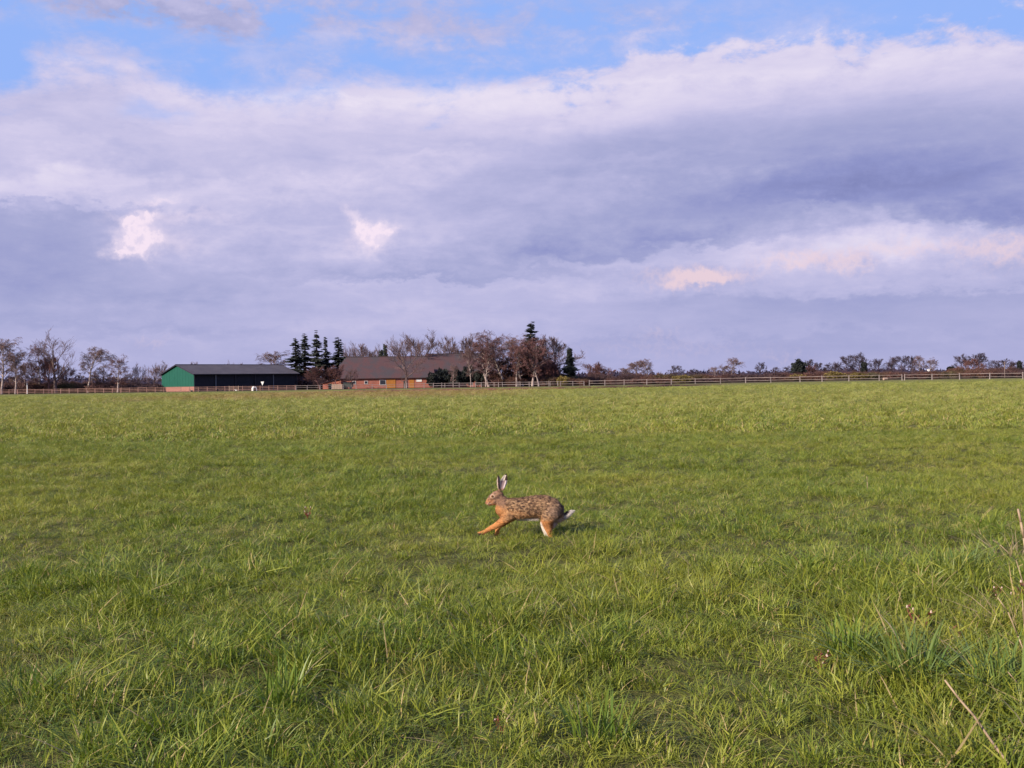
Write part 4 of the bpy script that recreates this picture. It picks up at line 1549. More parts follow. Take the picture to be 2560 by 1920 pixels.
M['tussock_blue'] = grass_mat('bluish_grass', _tus((0.085, 0.145, 0.030), (0.18, 0.235, 0.060)))
M['tussock_green'] = grass_mat('lush_grass', _tus((0.090, 0.155, 0.022), (0.19, 0.24, 0.035)))


def tuft(seed, n, rad, hmin, hmax, width, lean=0.5, dry=0.04, flow=0.0, curve=0.9):
    r = np.random.default_rng(seed)
    a = r.uniform(0, 6.283, n)
    q = np.sqrt(r.uniform(0, 1, n)) * rad
    base = np.stack([np.cos(a) * q, np.sin(a) * q, np.full(n, -0.008)], 1)
    h = r.uniform(hmin, hmax, n)
    az = a + r.normal(0, 1.0, n)
    dx, dy = np.cos(az) + flow, np.sin(az)
    nn = np.hypot(dx, dy) + 1e-6
    dx, dy = dx / nn, dy / nn
    ln = np.abs(r.normal(0, lean, n)) + 0.08
    w = width * r.uniform(0.6, 1.5, n)
    tw = r.uniform(-0.7, 0.7, n)
    pa = az + math.pi / 2 + tw
    px_, py_ = np.cos(pa), np.sin(pa)
    V = np.zeros((n, 7, 3))
    T = [0.0, 0.38, 0.72, 1.0]
    wf = [0.75, 1.0, 0.72, 0]
    for i, t in enumerate(T):
        hor_ = h * (ln * t * 0.75 + ln * curve * t * t * 0.75)
        ver = h * (t - 0.33 * ln * t * t)
        c = base + np.stack([dx * hor_, dy * hor_, ver], 1)
        off = np.stack([px_ * w * wf[i] / 2, py_ * w * wf[i] / 2, np.zeros(n)], 1)
        if i < 3:
            V[:, 2 * i] = c - off
            V[:, 2 * i + 1] = c + off
        else:
            V[:, 6] = c
    f = np.array([(0, 1, 3), (0, 3, 2), (2, 3, 5), (2, 5, 4), (4, 5, 6)])
    Fc = (f[None] + (np.arange(n) * 7)[:, None, None]).reshape(-1, 3)
    me = mesh_np('grass_blades', V.reshape(-1, 3), Fc)
    at_ = me.attributes.new('blade', 'FLOAT_VECTOR', 'POINT')
    A = np.zeros((n, 7, 3), dtype=np.float32)
    A[:, :, 0] = r.uniform(0, 1, n)[:, None]
    A[:, :, 1] = np.array([0, 0, .38, .38, .72, .72, 1])[None]
    A[:, :, 2] = (r.uniform(0, 1, n) < dry).astype(np.float32)[:, None]
    at_.data.foreach_set('vector', A.ravel())
    return me


def scatter_group(coll):
    ng = bpy.data.node_groups.new('scatter', 'GeometryNodeTree')
    ng.interface.new_socket('Geometry', in_out='INPUT', socket_type='NodeSocketGeometry')
    ng.interface.new_socket('Geometry', in_out='OUTPUT', socket_type='NodeSocketGeometry')
    N = ng.nodes
    gi, go = N.new('NodeGroupInput'), N.new('NodeGroupOutput')
    iop = N.new('GeometryNodeInstanceOnPoints')
    ci = N.new('GeometryNodeCollectionInfo')
    ci.inputs['Collection'].default_value = coll
    ci.inputs['Separate Children'].default_value = True
    ci.inputs['Reset Children'].default_value = True
    Lk = ng.links.new
    Lk(gi.outputs[0], iop.inputs['Points'])
    Lk(ci.outputs[0], iop.inputs['Instance'])
    iop.inputs['Pick Instance'].default_value = True

    def named(nme, typ):
        a = N.new('GeometryNodeInputNamedAttribute')
        a.data_type = typ
        a.inputs['Name'].default_value = nme
        return [o for o in a.outputs if o.enabled and o.name == 'Attribute'][0]
    Lk(named('idx', 'INT'), iop.inputs['Instance Index'])
    Lk(named('rot', 'FLOAT_VECTOR'), iop.inputs['Rotation'])
    Lk(named('scl', 'FLOAT_VECTOR'), iop.inputs['Scale'])
    Lk(iop.outputs[0], go.inputs[0])
    return ng


def build_grass():
    coll = bpy.data.collections.new('grass_sources')
    specs = []
    for i in range(6):      # 0-5 ordinary short tufts
        specs.append(tuft(300 + i, 46, 0.10, 0.035, 0.090, 0.0048, 1.15, 0.06))
    for i in range(3):      # 6-8 longer lush tufts
        specs.append(tuft(320 + i, 56, 0.10, 0.05, 0.125, 0.0056, 1.0, 0.04))
    for i in range(3):      # 9-11 tired flattened tufts
        specs.append(tuft(340 + i, 60, 0.11, 0.03, 0.085, 0.0046, 1.1, 0.18))
    for i in range(4):      # 12-15 wide coarse tufts for the distance
        specs.append(tuft(360 + i, 80, 0.24, 0.04, 0.095, 0.011, 1.0, 0.08))
    for i in range(3):      # 16-18 very coarse ones
        specs.append(tuft(380 + i, 80, 0.60, 0.04, 0.10, 0.022, 1.0, 0.08))
    for k, me in enumerate(specs):
        me.materials.append(M['grass'])
        o = bpy.data.objects.new('grass_tuft_%02d' % k, me)
        coll.objects.link(o)
    r = RNG
    P, I, S, Rt = [], [], [], []

    def zone(y0, y1, dens, ids, smin, smax, margin=1.6, k=0.53):
        area = k * (y1 * y1 - y0 * y0) + 2 * margin * (y1 - y0)
        n = int(area * dens)
        y = np.sqrt(r.uniform(y0 * y0, y1 * y1, int(n * 1.25)))
        x = r.uniform(-1, 1, len(y)) * (k * y1 + margin)
        keep = np.abs(x) < k * y + margin
        x, y = x[keep][:n], y[keep][:n]
        z = G(x, y)
        cl = bumps(x, y, 2.2, 6) + 0.6 * bumps(x, y, 0.9, 12) + 0.3 * r.normal(size=len(x))
        right = sstep(x / y, 0.20, 0.46) * (1 - sstep(y, 5.5, 10))
        if ids == 'near':
            idx = np.where(cl + 1.1 * right + 0.35 * (1 - sstep(y, 3.5, 7)) - 0.35 * sstep(y, 7, 12) > 0.50, r.integers(6, 9, len(x)), np.where(cl < -0.80, r.integers(9, 12, len(x)), r.integers(0, 6, len(x))))
        else:
            idx = r.integers(ids[0], ids[1], len(x))
        s = r.uniform(smin, smax, len(x)) * (1 + 0.20 * np.clip(cl, -1, 1) * (1 - 0.6 * sstep(y, 6, 12))) * (1 + 0.30 * right)
        keep = r.uniform(0, 1, len(x)) > 0.12 * sstep(-cl, 0.3, 0.9)
        P.append(np.stack([x, y, z], 1)[keep])
        I.append(idx[keep])
        S.append(np.stack([s, s, s * r.uniform(0.85, 1.2, len(x))], 1)[keep])
        Rt.append(np.stack([r.normal(-0.10, 0.28, len(x)), r.normal(0.14, 0.28, len(x)), r.uniform(0, 6.283, len(x))], 1)[keep])

    zone(2.4, 7.0, 205, 'near', 0.50, 0.86, 1.2)
    zone(7.0, 14.0, 160, 'near', 0.46, 0.76, 1.2)
    zone(14.0, 24.0, 95, 'near', 0.55, 0.85, 1.5)
    zone(24.0, 48.0, 16, (12, 16), 0.8, 1.2, 2)
    zone(48.0, 80.0, 5, (12, 16), 0.9, 1.4, 3)
    zone(80.0, 160.0, 1.1, (16, 19), 0.7, 1.1, 4)
    P_, I_, S_, R_ = np.concatenate(P), np.concatenate(I), np.concatenate(S), np.concatenate(Rt)
    me = mesh_np('grass', P_, np.zeros((0, 3)))
    a = me.attributes.new('idx', 'INT', 'POINT')
    a.data.foreach_set('value', I_.astype(np.int32))
    a = me.attributes.new('scl', 'FLOAT_VECTOR', 'POINT')
    a.data.foreach_set('vector', S_.astype(np.float32).ravel())
    a = me.attributes.new('rot', 'FLOAT_VECTOR', 'POINT')
    a.data.foreach_set('vector', R_.astype(np.float32).ravel())
    o = obj('grass', me)
    md = o.modifiers.new('scatter', 'NODES')
    md.node_group = scatter_group(coll)
    tag(o, 'short green pasture grass with yellowish and dry blades covering the field', kind='stuff')
    print('grass tufts', len(P_))


build_grass()


# ------------------------------------------------------------------ single plants in the foreground
def gpix(px, py):
    """ground point under photo pixel"""
    d = ray(px, py)
    k = CAM_H / -d.z
    return Vector((d.x * k, d.y * k, float(G(d.x * k, d.y * k))))


def tussock(px, py, n, rad, h0, h1, w, mat, label, seed, lean=0.5):
    p = gpix(px, py)
    me = tuft(seed, n, rad, h0, h1, w, lean, 0.04)
    me.materials.append(mat)
    tag(obj('grass_tussock', me, None, p), label, 'grass', 'coarse grass tussocks in the foreground')


tussock(2275, 1720, 120, 0.10, 0.16, 0.30, 0.008, M['tussock_blue'], 'bluish-green coarse grass tussock near the bottom right, left of the leaning dry stalk', 401, 0.7)
tussock(2120, 1660, 90, 0.09, 0.14, 0.26, 0.007, M['tussock_green'], 'bright green grass tussock just left of the bluish one at the bottom right', 402, 0.6)
tussock(705, 1770, 80, 0.08, 0.12, 0.24, 0.006, M['tussock_green'], 'yellow-green tall tussock near the bottom, left of centre', 403, 0.4)
tussock(1500, 1860, 90, 0.10, 0.10, 0.22, 0.006, M['tussock_green'], 'lush tussock cut by the bottom edge right of centre', 404, 0.6)
tussock(2400, 1450, 100, 0.13, 0.16, 0.30, 0.007, M['tussock_blue'], 'dark long-bladed tussock at the right below the upright dry stem', 405, 0.8)
tussock(2180, 1440, 70, 0.10, 0.12, 0.24, 0.006, M['tussock_green'], 'tall grass tussock in the middle distance near the right side', 406, 0.5)
tussock(2520, 1760, 90, 0.11, 0.14, 0.28, 0.007, M['tussock_blue'], 'long-bladed tussock in the bottom right corner', 407, 0.7)
tussock(60, 1770, 60, 0.08, 0.10, 0.20, 0.005, M['tussock_green'], 'small tussock at the left edge near the bottom', 408, 0.7)

M['red_leaf'] = mottled('red_leaves', (0.22, 0.045, 0.035), (0.14, 0.06, 0.03), 30, 0.6)
M['seed'] = mottled('pale_seed_heads', (0.55, 0.42, 0.38), (0.42, 0.28, 0.24), 30, 0.8)


def red_weed(px, py, s, label, seed):
    rnd = random.Random(seed)
    p = gpix(px, py)
    t = thing('red_weed', label, 'weed', p, rnd.random() * 6, 'reddish weeds in the foreground grass')
    t.scale = (s, s, s)
    st = MB()
    lf = MB()
    sd = MB()
    for i in range(9):
        a = rnd.random() * 6.28
        l = rnd.uniform(0.05, 0.12)
        tip = Vector((math.cos(a) * l * 0.45, math.sin(a) * l * 0.45, l))
        st.bar((0, 0, 0), tip, 0.0022, 0.0014, 5)
        for k in range(4):
            c = tip * rnd.uniform(0.35, 1.0)
            b = rnd.random() * 6.28
            d = Vector((math.cos(b), math.sin(b), rnd.uniform(0, 0.8))) * rnd.uniform(0.018, 0.035)
            n_ = Vector((-math.sin(b), math.cos(b), 0)) * 0.007
            lf.quad(c, c + d * 0.5 + n_, c + d, c + d * 0.5 - n_)
        if i % 2:
            sd.bar(tip, tip + Vector((0, 0, 0.010)), 0.005, 0.003, 6)
    st.build('stems', M['red_leaf'], t)
    lf.build('leaves', M['red_leaf'], t)
    tag(sd.build('seed_heads', M['seed'], t), kind='stuff')


red_weed(2545, 1530, 1.25, 'dark red weed at the right edge beside the dry bent grass', 1)
red_weed(2490, 1520, 0.9, 'small red weed with pale seed heads just left of the one at the right edge', 2)
red_weed(2300, 1590, 1.2, 'brownish red weed above the bluish tussock', 3)
red_weed(2395, 1620, 1.0, 'crimson tinged weed right of the brownish red one', 4)
red_weed(1255, 1850, 0.5, 'red weed at the bottom edge near the middle', 5)
red_weed(2050, 1690, 0.8, 'low reddish weed left of the bright green tussock', 6)
red_weed(770, 1300, 1.0, 'single rusty weed in the turf left of the hare', 7)


M['straw_grass'] = grass_mat('straw_grass', _tus((0.30, 0.22, 0.13), (0.44, 0.34, 0.22)))
for k, (px, py, n_, rd, lb) in enumerate([(2535, 1405, 70, 0.14, 'pale dry grass tangle at the right edge below the thick upright stem'),
                                          (2550, 1600, 60, 0.10, 'dry straw-coloured grass tangle at the right edge beside the dark red weed')]):
    me_ = tuft(420 + k, n_, rd, 0.14, 0.28, 0.0045, 0.9, 0.6)
    me_.materials.append(M['straw_grass'])
    tag(obj('dry_grass_clump', me_, None, gpix(px, py)), lb, 'grass clump')


def stalk(pts, r0, r1, label, Y):
    P = [at(a, b, y) for a, b, y in pts]
    o = P[0].copy()
    m = MB()
    n = len(P)
    for i in range(n - 1):
        ra = r0 + (r1 - r0) * i / (n - 1)
        rb = r0 + (r1 - r0) * (i + 1) / (n - 1)
        m.bar(P[i] - o, P[i + 1] - o, ra, rb, 7)
    ob = m.build('dry_stalk', M['straw'], None, True, o)
    tag(ob, label, 'stalk', 'dry stalks in the grass at the right')


stalk([(2525, 1915, 3.22), (2478, 1852, 3.30), (2435, 1790, 3.36), (2400, 1750, 3.40), (2362, 1700, 3.45)], 0.0045, 0.0032, 'straight dry brown stalk leaning left at the bottom right corner', 3.7)
stalk([(2566, 1385, 5.9), (2560, 1345, 5.9), (2552, 1305, 5.9), (2545, 1272, 5.92)], 0.0085, 0.006, 'thick pale upright stem cut by the right edge', 5.9)
stalk([(2565, 1480, 5.6), (2540, 1400, 5.6), (2500, 1362, 5.6), (2482, 1350, 5.6)], 0.0022, 0.0014, 'thin bent straw below the thick upright stem', 5.6)
stalk([(2565, 1640, 4.4), (2545, 1590, 4.4), (2520, 1530, 4.4), (2495, 1495, 4.4)], 0.0032, 0.002, 'thin pale straw arching left beside the dark red weed', 4.4)
stalk([(2575, 1740, 4.0), (2550, 1715, 4.0), (2520, 1680, 4.0)], 0.0028, 0.002, 'short broken straw at the right edge above the corner tussock', 4.0)
stalk([(2571, 1620, 4.2), (2560, 1560, 4.2), (2556, 1500, 4.2)], 0.003, 0.002, 'near-vertical thin straw at the right edge behind the dark red weed', 4.2)
stalk([(2169, 1222, 9.3), (2168, 1205, 9.3), (2167, 1190, 9.3)], 0.003, 0.002, 'single thin pale stem standing in the field at the right', 9.3)


# ------------------------------------------------------------------ the hare
def build_hare():
    Y0 = 8.45
    K = Y0 / F / 6.9125                      # metres per pixel of the enlarged view
    OX, OZ = 1000.0, 1405.0
    px0 = 1160 + OX / 6.9125
    py0 = 1140 + OZ / 6.9125
    foot = at(px0, py0, Y0)
    foot.z = foot.z
    X = lambda zx: (zx - OX) * K
    Z = lambda zy: (OZ - zy) * K
    sph_v, sph_f = [], []
    import bmesh
    bm = bmesh.new()
    bmesh.ops.create_icosphere(bm, subdivisions=2, radius=1)
    sv = np.array([v.co[:] for v in bm.verts])
    sf = np.array([[v.index for v in f.verts] for f in bm.faces])
    bm.free()
    cnt = [0]
    Vs, Fs = [], []

    def ball(zx, zy, y, r, ky=0.8, kz=1.0):
        R = r * K
        Vs.append(sv * np.array([R, R * ky, R * kz]) + np.array([X(zx), y, Z(zy)]))
        Fs.append(sf + cnt[0])
        cnt[0] += len(sv)

    def chain(pts, ky=0.8):
        for (x0, z0, y0, r0), (x1, z1, y1, r1) in zip(pts, pts[1:]):
            d = math.hypot(math.hypot(x1 - x0, z1 - z0), (y1 - y0) / K)
            n = max(1, int(d / (0.28 * min(r0, r1))))
            for i in range(n + 1):
                t = i / n
                ball(x0 + (x1 - x0) * t, z0 + (z1 - z0) * t, y0 + (y1 - y0) * t, r0 + (r1 - r0) * t, ky)
    # trunk
    chain([(690, 905, 0, 150), (780, 905, 0, 186), (950, 912, 0, 196), (1100, 893, 0, 198), (1250, 874, 0, 200), (1400, 882, 0, 208), (1500, 912, 0, 198), (1570, 950, 0, 165), (1610, 985, 0, 115)], 0.78)
    # neck and chest
    chain([(610, 720, 0, 88), (665, 790, 0, 112), (705, 860, 0, 145), (735, 950, 0, 150), (760, 1020, 0, 115)], 0.74)
    # head
    chain([(600, 668, 0, 88), (560, 690, 0, 94), (505, 715, 0, 78), (452, 770, 0, 60), (418, 795, 0, 42)], 0.74)
    chain([(540, 770, 0, 72), (455, 808, 0, 46)], 0.82)
    ball(400, 800, 0, 27, 0.8)
    ball(500, 705, -0.020, 46, 0.5)
    ball(500, 705, 0.020, 46, 0.5)
    ball(432, 812, -0.010, 34, 0.8)
    ball(432, 812, 0.010, 34, 0.8)
    # belly hair
    chain([(930, 1068, 0, 44), (1100, 1080, 0, 42), (1260, 1078, 0, 46)], 0.9)
    # near hind leg
    chain([(1530, 900, -0.035, 150), (1500, 985, -0.045, 150), (1440, 1070, -0.050, 112), (1410, 1130, -0.048, 95), (1432, 1225, -0.045, 80), (1472, 1325, -0.045, 60), (1500, 1400, -0.045, 42), (1505, 1450, -0.045, 34)], 0.62)
    chain([(1505, 1450, -0.045, 34), (1440, 1475, -0.045, 30), (1330, 1480, -0.045, 26)], 0.8)
    # far hind leg
    chain([(1530, 900, 0.035, 150), (1500, 985, 0.045, 145), (1420, 1075, 0.050, 100), (1375, 1150, 0.045, 52), (1362, 1230, 0.040, 32), (1395, 1330, 0.040, 27), (1430, 1420, 0.040, 30), (1430, 1460, 0.04, 28)], 0.62)
    chain([(1430, 1460, 0.04, 28), (1300, 1480, 0.04, 24)], 0.8)
    # pale hair of the buttocks
    chain([(1590, 1040, 0.02, 95), (1580, 1120, 0.02, 74), (1545, 1195, 0.01, 44), (1530, 1250, 0.01, 26)], 0.7)
    # tail
    chain([(1630, 1080, 0, 78), (1715, 1066, 0, 64), (1790, 1028, 0, 58), (1845, 990, 0, 40), (1888, 968, 0, 16)], 0.6)
    # near fore leg stretched forward
    chain([(770, 1010, -0.030, 110), (705, 1080, -0.036, 80), (620, 1150, -0.036, 64), (540, 1196, -0.036, 53), (450, 1238, -0.036, 43), (375, 1278, -0.036, 36), (320, 1306, -0.036, 35), (262, 1312, -0.036, 27), (243, 1306, -0.036, 15)], 0.75)
    # far fore leg, folded under
    chain([(840, 1040, 0.030, 90), (760, 1120, 0.030, 56), (680, 1180, 0.030, 42), (610, 1210, 0.030, 46), (582, 1262, 0.030, 42), (574, 1330, 0.030, 38), (556, 1360, 0.03, 27), (530, 1368, 0.03, 18)], 0.75)

    # ears: cupped leaves with thickness
    def ear(bx, bz, tx, tz, y, w, turn, cup):
        n, mseg = 16, 8
        ax = Vector((X(tx) - X(bx), 0.012 if y > 0 else -0.008, Z(tz) - Z(bz)))
        Ln = ax.length
        ax = ax.normalized()
        side = Vector((math.cos(turn), math.sin(turn), 0))
        side = (side - ax * side.dot(ax)).normalized()
        nrm = ax.cross(side)
        V = []
        for layer in (0, 1):
            for i in range(n + 1):
                t = i / n
                hw = w * K * (0.42 + 0.72 * math.sin(math.pi * min(1, t * 0.86 + 0.08))) * (1 - t ** 7) + 0.001
                hw = max(hw * (1 if t < 0.9 else (1 - (t - 0.9) * 5.5)), 0.002)
                for j in range(mseg + 1):
                    s = -1 + 2 * j / mseg
                    dpt = cup * hw * (1 - s * s) * (1 - 0.3 * t)
                    c = Vector((X(bx), y, Z(bz))) + ax * (Ln * t) + side * (hw * s) + nrm * dpt
                    th = 0.0042 * (1.1 - 0.35 * abs(s))
                    V.append(c + nrm * (th if layer else -th))
        Fq = []
        st = (n + 1) * (mseg + 1)
        for i in range(n):
            for j in range(mseg):
                a = i * (mseg + 1) + j
                q = (a, a + 1, a + mseg + 2, a + mseg + 1)
                Fq.append(q)
                Fq.append(tuple(st + k for k in q[::-1]))
        rim = [j for j in range(mseg + 1)] + [i * (mseg + 1) + mseg for i in range(1, n + 1)] + [n * (mseg + 1) + j for j in range(mseg - 1, -1, -1)] + [i * (mseg + 1) for i in range(n - 1, 0, -1)]
        for a, b in zip(rim, rim[1:] + rim[:1]):
            Fq.append((b, a, st + a, st + b))
        V = np.array([tuple(v) for v in V])
        T = []
        for q in Fq:
            T += [(q[0], q[1], q[2]), (q[0], q[2], q[3])]
        Vs.append(V)
        Fs.append(np.array(T) + cnt[0])
        cnt[0] += len(V)
    ear(622, 590, 606, 306, -0.014, 31, 0.35, -0.9)
    ear(655, 590, 748, 298, 0.016, 51, -0.10, 0.75)

    V = np.concatenate(Vs)
    Fc = np.concatenate(Fs)
    me = mesh_np('raw', V, Fc)
    tmp = bpy.data.objects.new('raw', me)
    COL.objects.link(tmp)
    rm = tmp.modifiers.new('r', 'REMESH')
    rm.mode = 'VOXEL'
    rm.voxel_size = 0.0036
    sm = tmp.modifiers.new('s', 'SMOOTH')
    sm.factor = 0.5
    sm.iterations = 5
    dg = bpy.context.evaluated_depsgraph_get()
    body = bpy.data.meshes.new_from_object(tmp.evaluated_get(dg))
    bpy.data.objects.remove(tmp)
    body.name = 'body'
    for p in body.polygons:
        p.use_smooth = True
    nv = len(body.vertices)
    co = np.zeros(nv * 3)
    body.vertices.foreach_get('co', co)
    co = co.reshape(-1, 3)
    no = np.zeros(nv * 3)
    body.vertices.foreach_get('normal', no)
    no = no.reshape(-1, 3)

    from mathutils import noise as mn

    def colour(co):
        zx = co[:, 0] / K + OX
        zy = OZ - co[:, 2] / K
        y = co[:, 1]
        n = len(co)
        n1 = np.array([mn.noise(Vector(c) * 70) for c in co])
        n2 = np.array([mn.fractal(Vector((c[0] * 0.75, c[1], c[2])) * 84 + Vector((5, 1, 3)), 0.55, 2.3, 4) for c in co])
        n3 = np.array([mn.noise(Vector(c) * 22) for c in co])
        C = np.zeros((n, 3))
        back = np.array([0.215, 0.125, 0.072])
        flank = np.array([0.40, 0.205, 0.095])
        orange = np.array([0.44, 0.19, 0.068])
        dark = np.array([0.030, 0.018, 0.018])
        pale = np.array([0.42, 0.275, 0.155])
        white = np.array([0.62, 0.55, 0.48])
        grey = np.array([0.25, 0.165, 0.125])
        mixv = lambda A, B, f: A * (1 - f[:, None]) + B * f[:, None]
        C[:] = flank
        lb = np.interp(zx, [560, 700, 900, 1050, 1250, 1400, 1700], [760, 830, 900, 975, 1010, 1040, 1080])
        up = sstep(lb + n3 * 60 - zy, -50, 60)
        C = mixv(C, back, up)
        # grizzle: dark and pale hairs in small clumps over the back and flank
        gz = sstep(lb + 130 - zy, -30, 120)
        C = mixv(C, dark, np.clip(sstep(n2, 0.02, 0.36) * gz * 0.92, 0, 1))
        C = mixv(C, pale, np.clip(sstep(-n2, 0.12, 0.45) * gz * 0.75, 0, 1))
        fk = (1 - gz) * (zx < 1320) * (1 - sstep(zy, 1080, 1140))
        C = mixv(C, back * 0.7, np.clip((sstep(n2, 0.0, 0.35) * 0.75 + sstep(n1, 0.1, 0.5) * 0.25) * fk, 0, 1))
        C = mixv(C, pale * 1.35, np.clip(sstep(-n2, 0.1, 0.4) * fk * 0.5, 0, 1))
        # haunch is greyer
        hn = np.exp(-((zx - 1560) / 130) ** 2 - ((zy - 960) / 150) ** 2) * (y < 0.02)
        C = mixv(C, grey, np.clip(hn * 0.75 * (1 - 0.5 * sstep(n2, 0, .3)), 0, 1))
        # rump edge dark
        rp = sstep(zx, 1640, 1710) * (1 - sstep(zy, 980, 1030)) * sstep(zy, 780, 860)
        C = mixv(C, dark * 2.2, np.clip(rp * 0.8, 0, 1))
        # chest, throat
        ch = (1 - sstep(zx, 620, 760)) * sstep(zy + 40 * n3, 800, 880)
        C = mixv(C, orange * (1 + 0.35 * n2[:, None]), np.clip(ch * 0.6, 0, 1))
        # legs
        lg = sstep(zy, 1085, 1130)
        C = mixv(C, orange * (1 + 0.35 * n2[:, None]), lg)
        # belly
        bl = sstep(zx, 900, 980) * (1 - sstep(zx, 1260, 1320)) * sstep(zy, 1058, 1092)
        C = mixv(C, white, bl)
        bb = sstep(-no[:, 2] if len(no) == n else np.zeros(n), 0.75, 0.97) * sstep(zx, 760, 900) * (1 - sstep(zx, 1500, 1600)) * sstep(zy, 1000, 1050)
        C = mixv(C, white, np.clip(bb, 0, 1))
        # hind legs: pale shins and the whole inner side
        xe = np.interp(zy, [1080, 1200, 1300, 1400, 1480], [1318, 1352, 1405, 1452, 1470])
        sh = (1 - sstep(zx, xe - 2, xe + 20)) * sstep(zx, 1280, 1300) * sstep(zy, 1110, 1150)
        C = mixv(C, white, np.clip(sh, 0, 1))
        far = (y > 0.012) * sstep(zy, 1110, 1160) * sstep(zx, 1280, 1310)
        C = mixv(C, white, far * 1.0)
        bt = sstep(zx, 1515, 1560) * sstep(zy, 1060, 1110) * (1 - sstep(zy, 1270, 1310))
        C = mixv(C, np.array([0.40, 0.29, 0.24]), np.clip(bt * (1 - sstep(zx, 1700, 1740)), 0, 1))
        # tail: black above, white elsewhere
        tl = sstep(zx, 1700, 1740)
        C = mixv(C, np.array([0.50, 0.45, 0.42]), tl)
        line = 1048 - (zx - 1720) * 0.62
        tb = tl * (1 - sstep(zy, line - 8, line + 14)) * (1 - sstep(zx, 1800, 1830))
        C = mixv(C, dark, np.clip(tb * 0.95, 0, 1))
        # fore paws darker underneath
        pw = (1 - sstep(zx, 300, 350)) * sstep(zy, 1296, 1312)
        C = mixv(C, dark * 1.6, np.clip(pw * 0.9, 0, 1))
        und = (y < 0) * (zx > 380) * (zx < 640) * sstep(zy - (1330 - (zx - 380) * 0.52), 0, 14)  # shading painted along the near foreleg's lower edge
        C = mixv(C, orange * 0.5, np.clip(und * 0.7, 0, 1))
        fl = (y > 0.01) * sstep(zy, 1120, 1150) * (1 - sstep(zx, 830, 880)) * sstep(zx, 610, 640)  # far foreleg's upper part, its shadow painted as darker fur
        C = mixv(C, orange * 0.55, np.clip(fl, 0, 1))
        # head
        hd = (1 - sstep(zx, 690, 740)) * (1 - sstep(zy + 45 * n3 + 30 * n1 - 0.35 * np.clip(zx - 560, 0, 200), 790, 880))
        hcol = mixv(np.tile(np.array([0.24, 0.14, 0.09]), (n, 1)), np.tile(dark * 2, (n, 1)), np.clip(sstep(n2, 0.05, 0.4) * 0.7, 0, 1))
        hcol = mixv(hcol, np.tile(np.array([0.37, 0.165, 0.075]), (n, 1)), np.clip((1 - sstep(zx, 470, 560)) * sstep(zy, 690, 760), 0, 1) * 0.8 * (1 - 0.6 * sstep(n2, -0.1, 0.3)))
        C = mixv(C, hcol, hd)
        d1 = np.hypot((zx - 500) / 1.15, zy - 683)
        ring = 0.75 * np.exp(-((d1 - 28) / 6.5) ** 2)
        C = mixv(C, np.array([0.52, 0.37, 0.26]), np.clip(ring * hd, 0, 1))
        fl2 = np.exp(-(((zy - 690) - (zx - 500) * -1.25 + 95) / 30.0) ** 2) * (zx < 530) * (zy < 720)
        C = mixv(C, dark * 2.5, np.clip(fl2 * 0.85 * hd, 0, 1))
        chin = (1 - sstep(zx, 400, 420)) * sstep(zy, 815, 838) * (1 - sstep(zy, 900, 950))
        C = mixv(C, white, np.clip(chin, 0, 1))
        nape = sstep(zx, 640, 670) * (1 - sstep(zx, 700, 740)) * sstep(zy, 560, 600) * (1 - sstep(zy, 660, 700))
        C = mixv(C, dark * 2, np.clip(nape * 0.7, 0, 1))
        # ears
        er = 1 - sstep(zy, 545, 575)
        ecol = np.tile(np.array([0.42, 0.33, 0.30]), (n, 1))
        cx1 = 606 + (zy - 306) * 0.056
        is1 = (y < 0.004) & (zx < cx1 + 48)
        in1 = (np.abs(zx - (cx1 + 2)) < 17)
        ecol[is1 & in1] = dark * 1.3
        ecol[is1 & ~in1] = (0.40, 0.31, 0.27)
        ecol[is1 & (zy < 335)] = dark * 0.9
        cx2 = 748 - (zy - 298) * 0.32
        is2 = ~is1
        ecol[is2] = (0.24, 0.17, 0.18)  # shadow inside the far ear's lower half, painted into the colour
        ecol[is2 & (zy < 425)] = (0.68, 0.58, 0.50)
        ecol[is2 & (zy < 425) & (zx > cx2 + 6)] = dark
        ecol[is2 & (zy < 330)] = dark
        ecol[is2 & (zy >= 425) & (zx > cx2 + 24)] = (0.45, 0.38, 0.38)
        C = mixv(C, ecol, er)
        C *= (1 + 0.12 * n1[:, None])
        return np.clip(C, 0.005, 0.9)

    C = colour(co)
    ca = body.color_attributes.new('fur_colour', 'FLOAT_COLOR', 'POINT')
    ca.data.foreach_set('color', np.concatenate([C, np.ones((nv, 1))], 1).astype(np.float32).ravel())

    def fur(n, b):
        a = n.new('ShaderNodeAttribute', attribute_name='fur_colour')
        tc = n.new('ShaderNodeTexCoord')
        f = n.noise(n.v('MULTIPLY', tc.outputs['Object'], (0.5, 1, 1)), 260, 3, 0.6)
        k = n.m('ADD', 0.72, n.m('MULTIPLY', f, 0.56))
        bp = n.new('ShaderNodeBump')
        bp.inputs['Strength'].default_value = 0.5
        bp.inputs['Distance'].default_value = 0.004
        n.put(bp.inputs['Height'], f)
        n.link(bp.outputs[0], b.inputs['Normal'])
        return n.mix(1.0, a.outputs['Color'], n.xyz(k, k, k), 'MULTIPLY')
    mf = material('hare_fur', fur, 0.9, 0.15)
    body.materials.clear()
    body.materials.append(mf)
    t = thing('hare', 'brown hare with black-tipped upright ears running left across the grass', 'hare', foot)
    obj('body', body, t)

    # hairs over the skin
    r = np.random.default_rng(9)
    tris = np.array([list(p.vertices)[:3] for p in body.polygons])
    areas = np.array([p.area for p in body.polygons])
    n = 42000
    pk = r.choice(len(tris), n, p=areas / areas.sum())
    w = r.dirichlet((1, 1, 1), n)
    tv = tris[pk]
    c = (co[tv] * w[:, :, None]).sum(1)
    nn = (no[tv] * w[:, :, None]).sum(1)
    nn /= np.linalg.norm(nn, axis=1)[:, None] + 1e-9
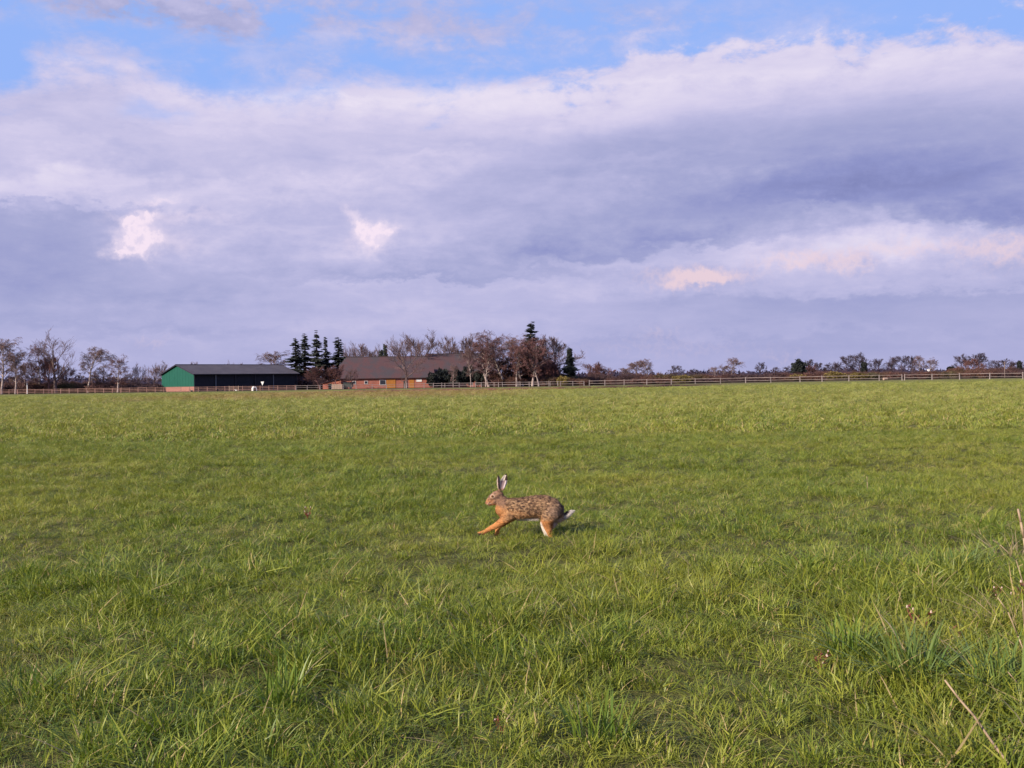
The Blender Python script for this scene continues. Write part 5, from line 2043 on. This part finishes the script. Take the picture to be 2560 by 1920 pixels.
    cc = (C[tv] * w[:, :, None]).sum(1)
    zx, zy = c[:, 0] / K + OX, OZ - c[:, 2] / K
    ln = np.full(n, 0.016)
    ln[(zx < 560) & (zy < 900)] = 0.004
    ln[(zy < 575)] = 0.003
    ln[(zy > 1130) & (zx < 900)] = 0.005
    ln[(zy > 1180) & (zx < 1560)] = 0.006
    ln[(zx > 1690)] = 0.020
    ln[(zx > 900) & (zx < 1300) & (zy > 1050)] = 0.018
    flow = np.tile(np.array([1.0, 0, -0.35]), (n, 1))
    flow[(zy > 1130)] = (0.35, 0, -1.0)
    flow[(zx > 1690)] = (1.0, 0, 0.45)
    flow[(zy < 560)] = (0, 0, 1)
    flow = flow - nn * (flow * nn).sum(1)[:, None]
    flow /= np.linalg.norm(flow, axis=1)[:, None] + 1e-9
    d = flow + nn * r.uniform(0.12, 0.42, n)[:, None] + r.normal(0, 0.14, (n, 3))
    d /= np.linalg.norm(d, axis=1)[:, None]
    s = np.cross(d, nn)
    s /= np.linalg.norm(s, axis=1)[:, None] + 1e-9
    L = (ln * r.uniform(0.6, 1.3, n))[:, None]
    hw = 0.0013
    Vh = np.stack([c - s * hw - nn * 0.0006, c + s * hw - nn * 0.0006, c + d * L], 1).reshape(-1, 3)
    fm = mesh_np('fur', Vh, np.arange(3 * n).reshape(n, 3), mf)
    hc = np.repeat(np.clip(cc * r.uniform(0.55, 1.55, n)[:, None], 0, 0.9), 3, axis=0)
    ca = fm.color_attributes.new('fur_colour', 'FLOAT_COLOR', 'POINT')
    ca.data.foreach_set('color', np.concatenate([hc, np.ones((3 * n, 1))], 1).astype(np.float32).ravel())
    tag(obj('fur', fm, t), kind='stuff')

    # eyes, whiskers
    def ellipsoid(name, cx, cy, cz, r_, mat, parent, sy=0.6):
        m_ = mesh_np(name, sv * np.array([r_, r_ * sy, r_]) + np.array([cx, cy, cz]), sf, mat, True)
        return obj(name, m_, parent)
    m_iris = mottled('amber_iris', (0.20, 0.07, 0.02), (0.13, 0.045, 0.015), 60, 0.2, spec=0.6)
    m_pup = mottled('pupil', (0.006, 0.005, 0.005), (0.01, 0.008, 0.008), 10, 0.08, spec=0.8)
    for sgn in (-1, 1):
        e = ellipsoid('eye', X(500), sgn * 0.0290, Z(681), 0.0098, m_iris, t, 0.75)
        ellipsoid('pupil', X(499), sgn * 0.0320, Z(682), 0.0056, m_pup, e, 0.75)
    ellipsoid('nose', X(383), 0, Z(795), 0.0055, mottled('nose_skin', (0.08, 0.035, 0.03), (0.05, 0.025, 0.02), 60, 0.5), t, 1.2)
    wm = MB()
    rw = random.Random(3)
    for sgn in (-1, 1):
        for k in range(6):
            p = Vector((X(415), sgn * 0.014, Z(812 - k * 3)))
            wm.bar(p, p + Vector((rw.uniform(-0.02, 0.035), sgn * 0.05, rw.uniform(-0.02, 0.015))), 0.00035, 0.0001, 4)
    wm.build('whiskers', M['white'], t)


build_hare()
print('script done', len(bpy.data.objects))
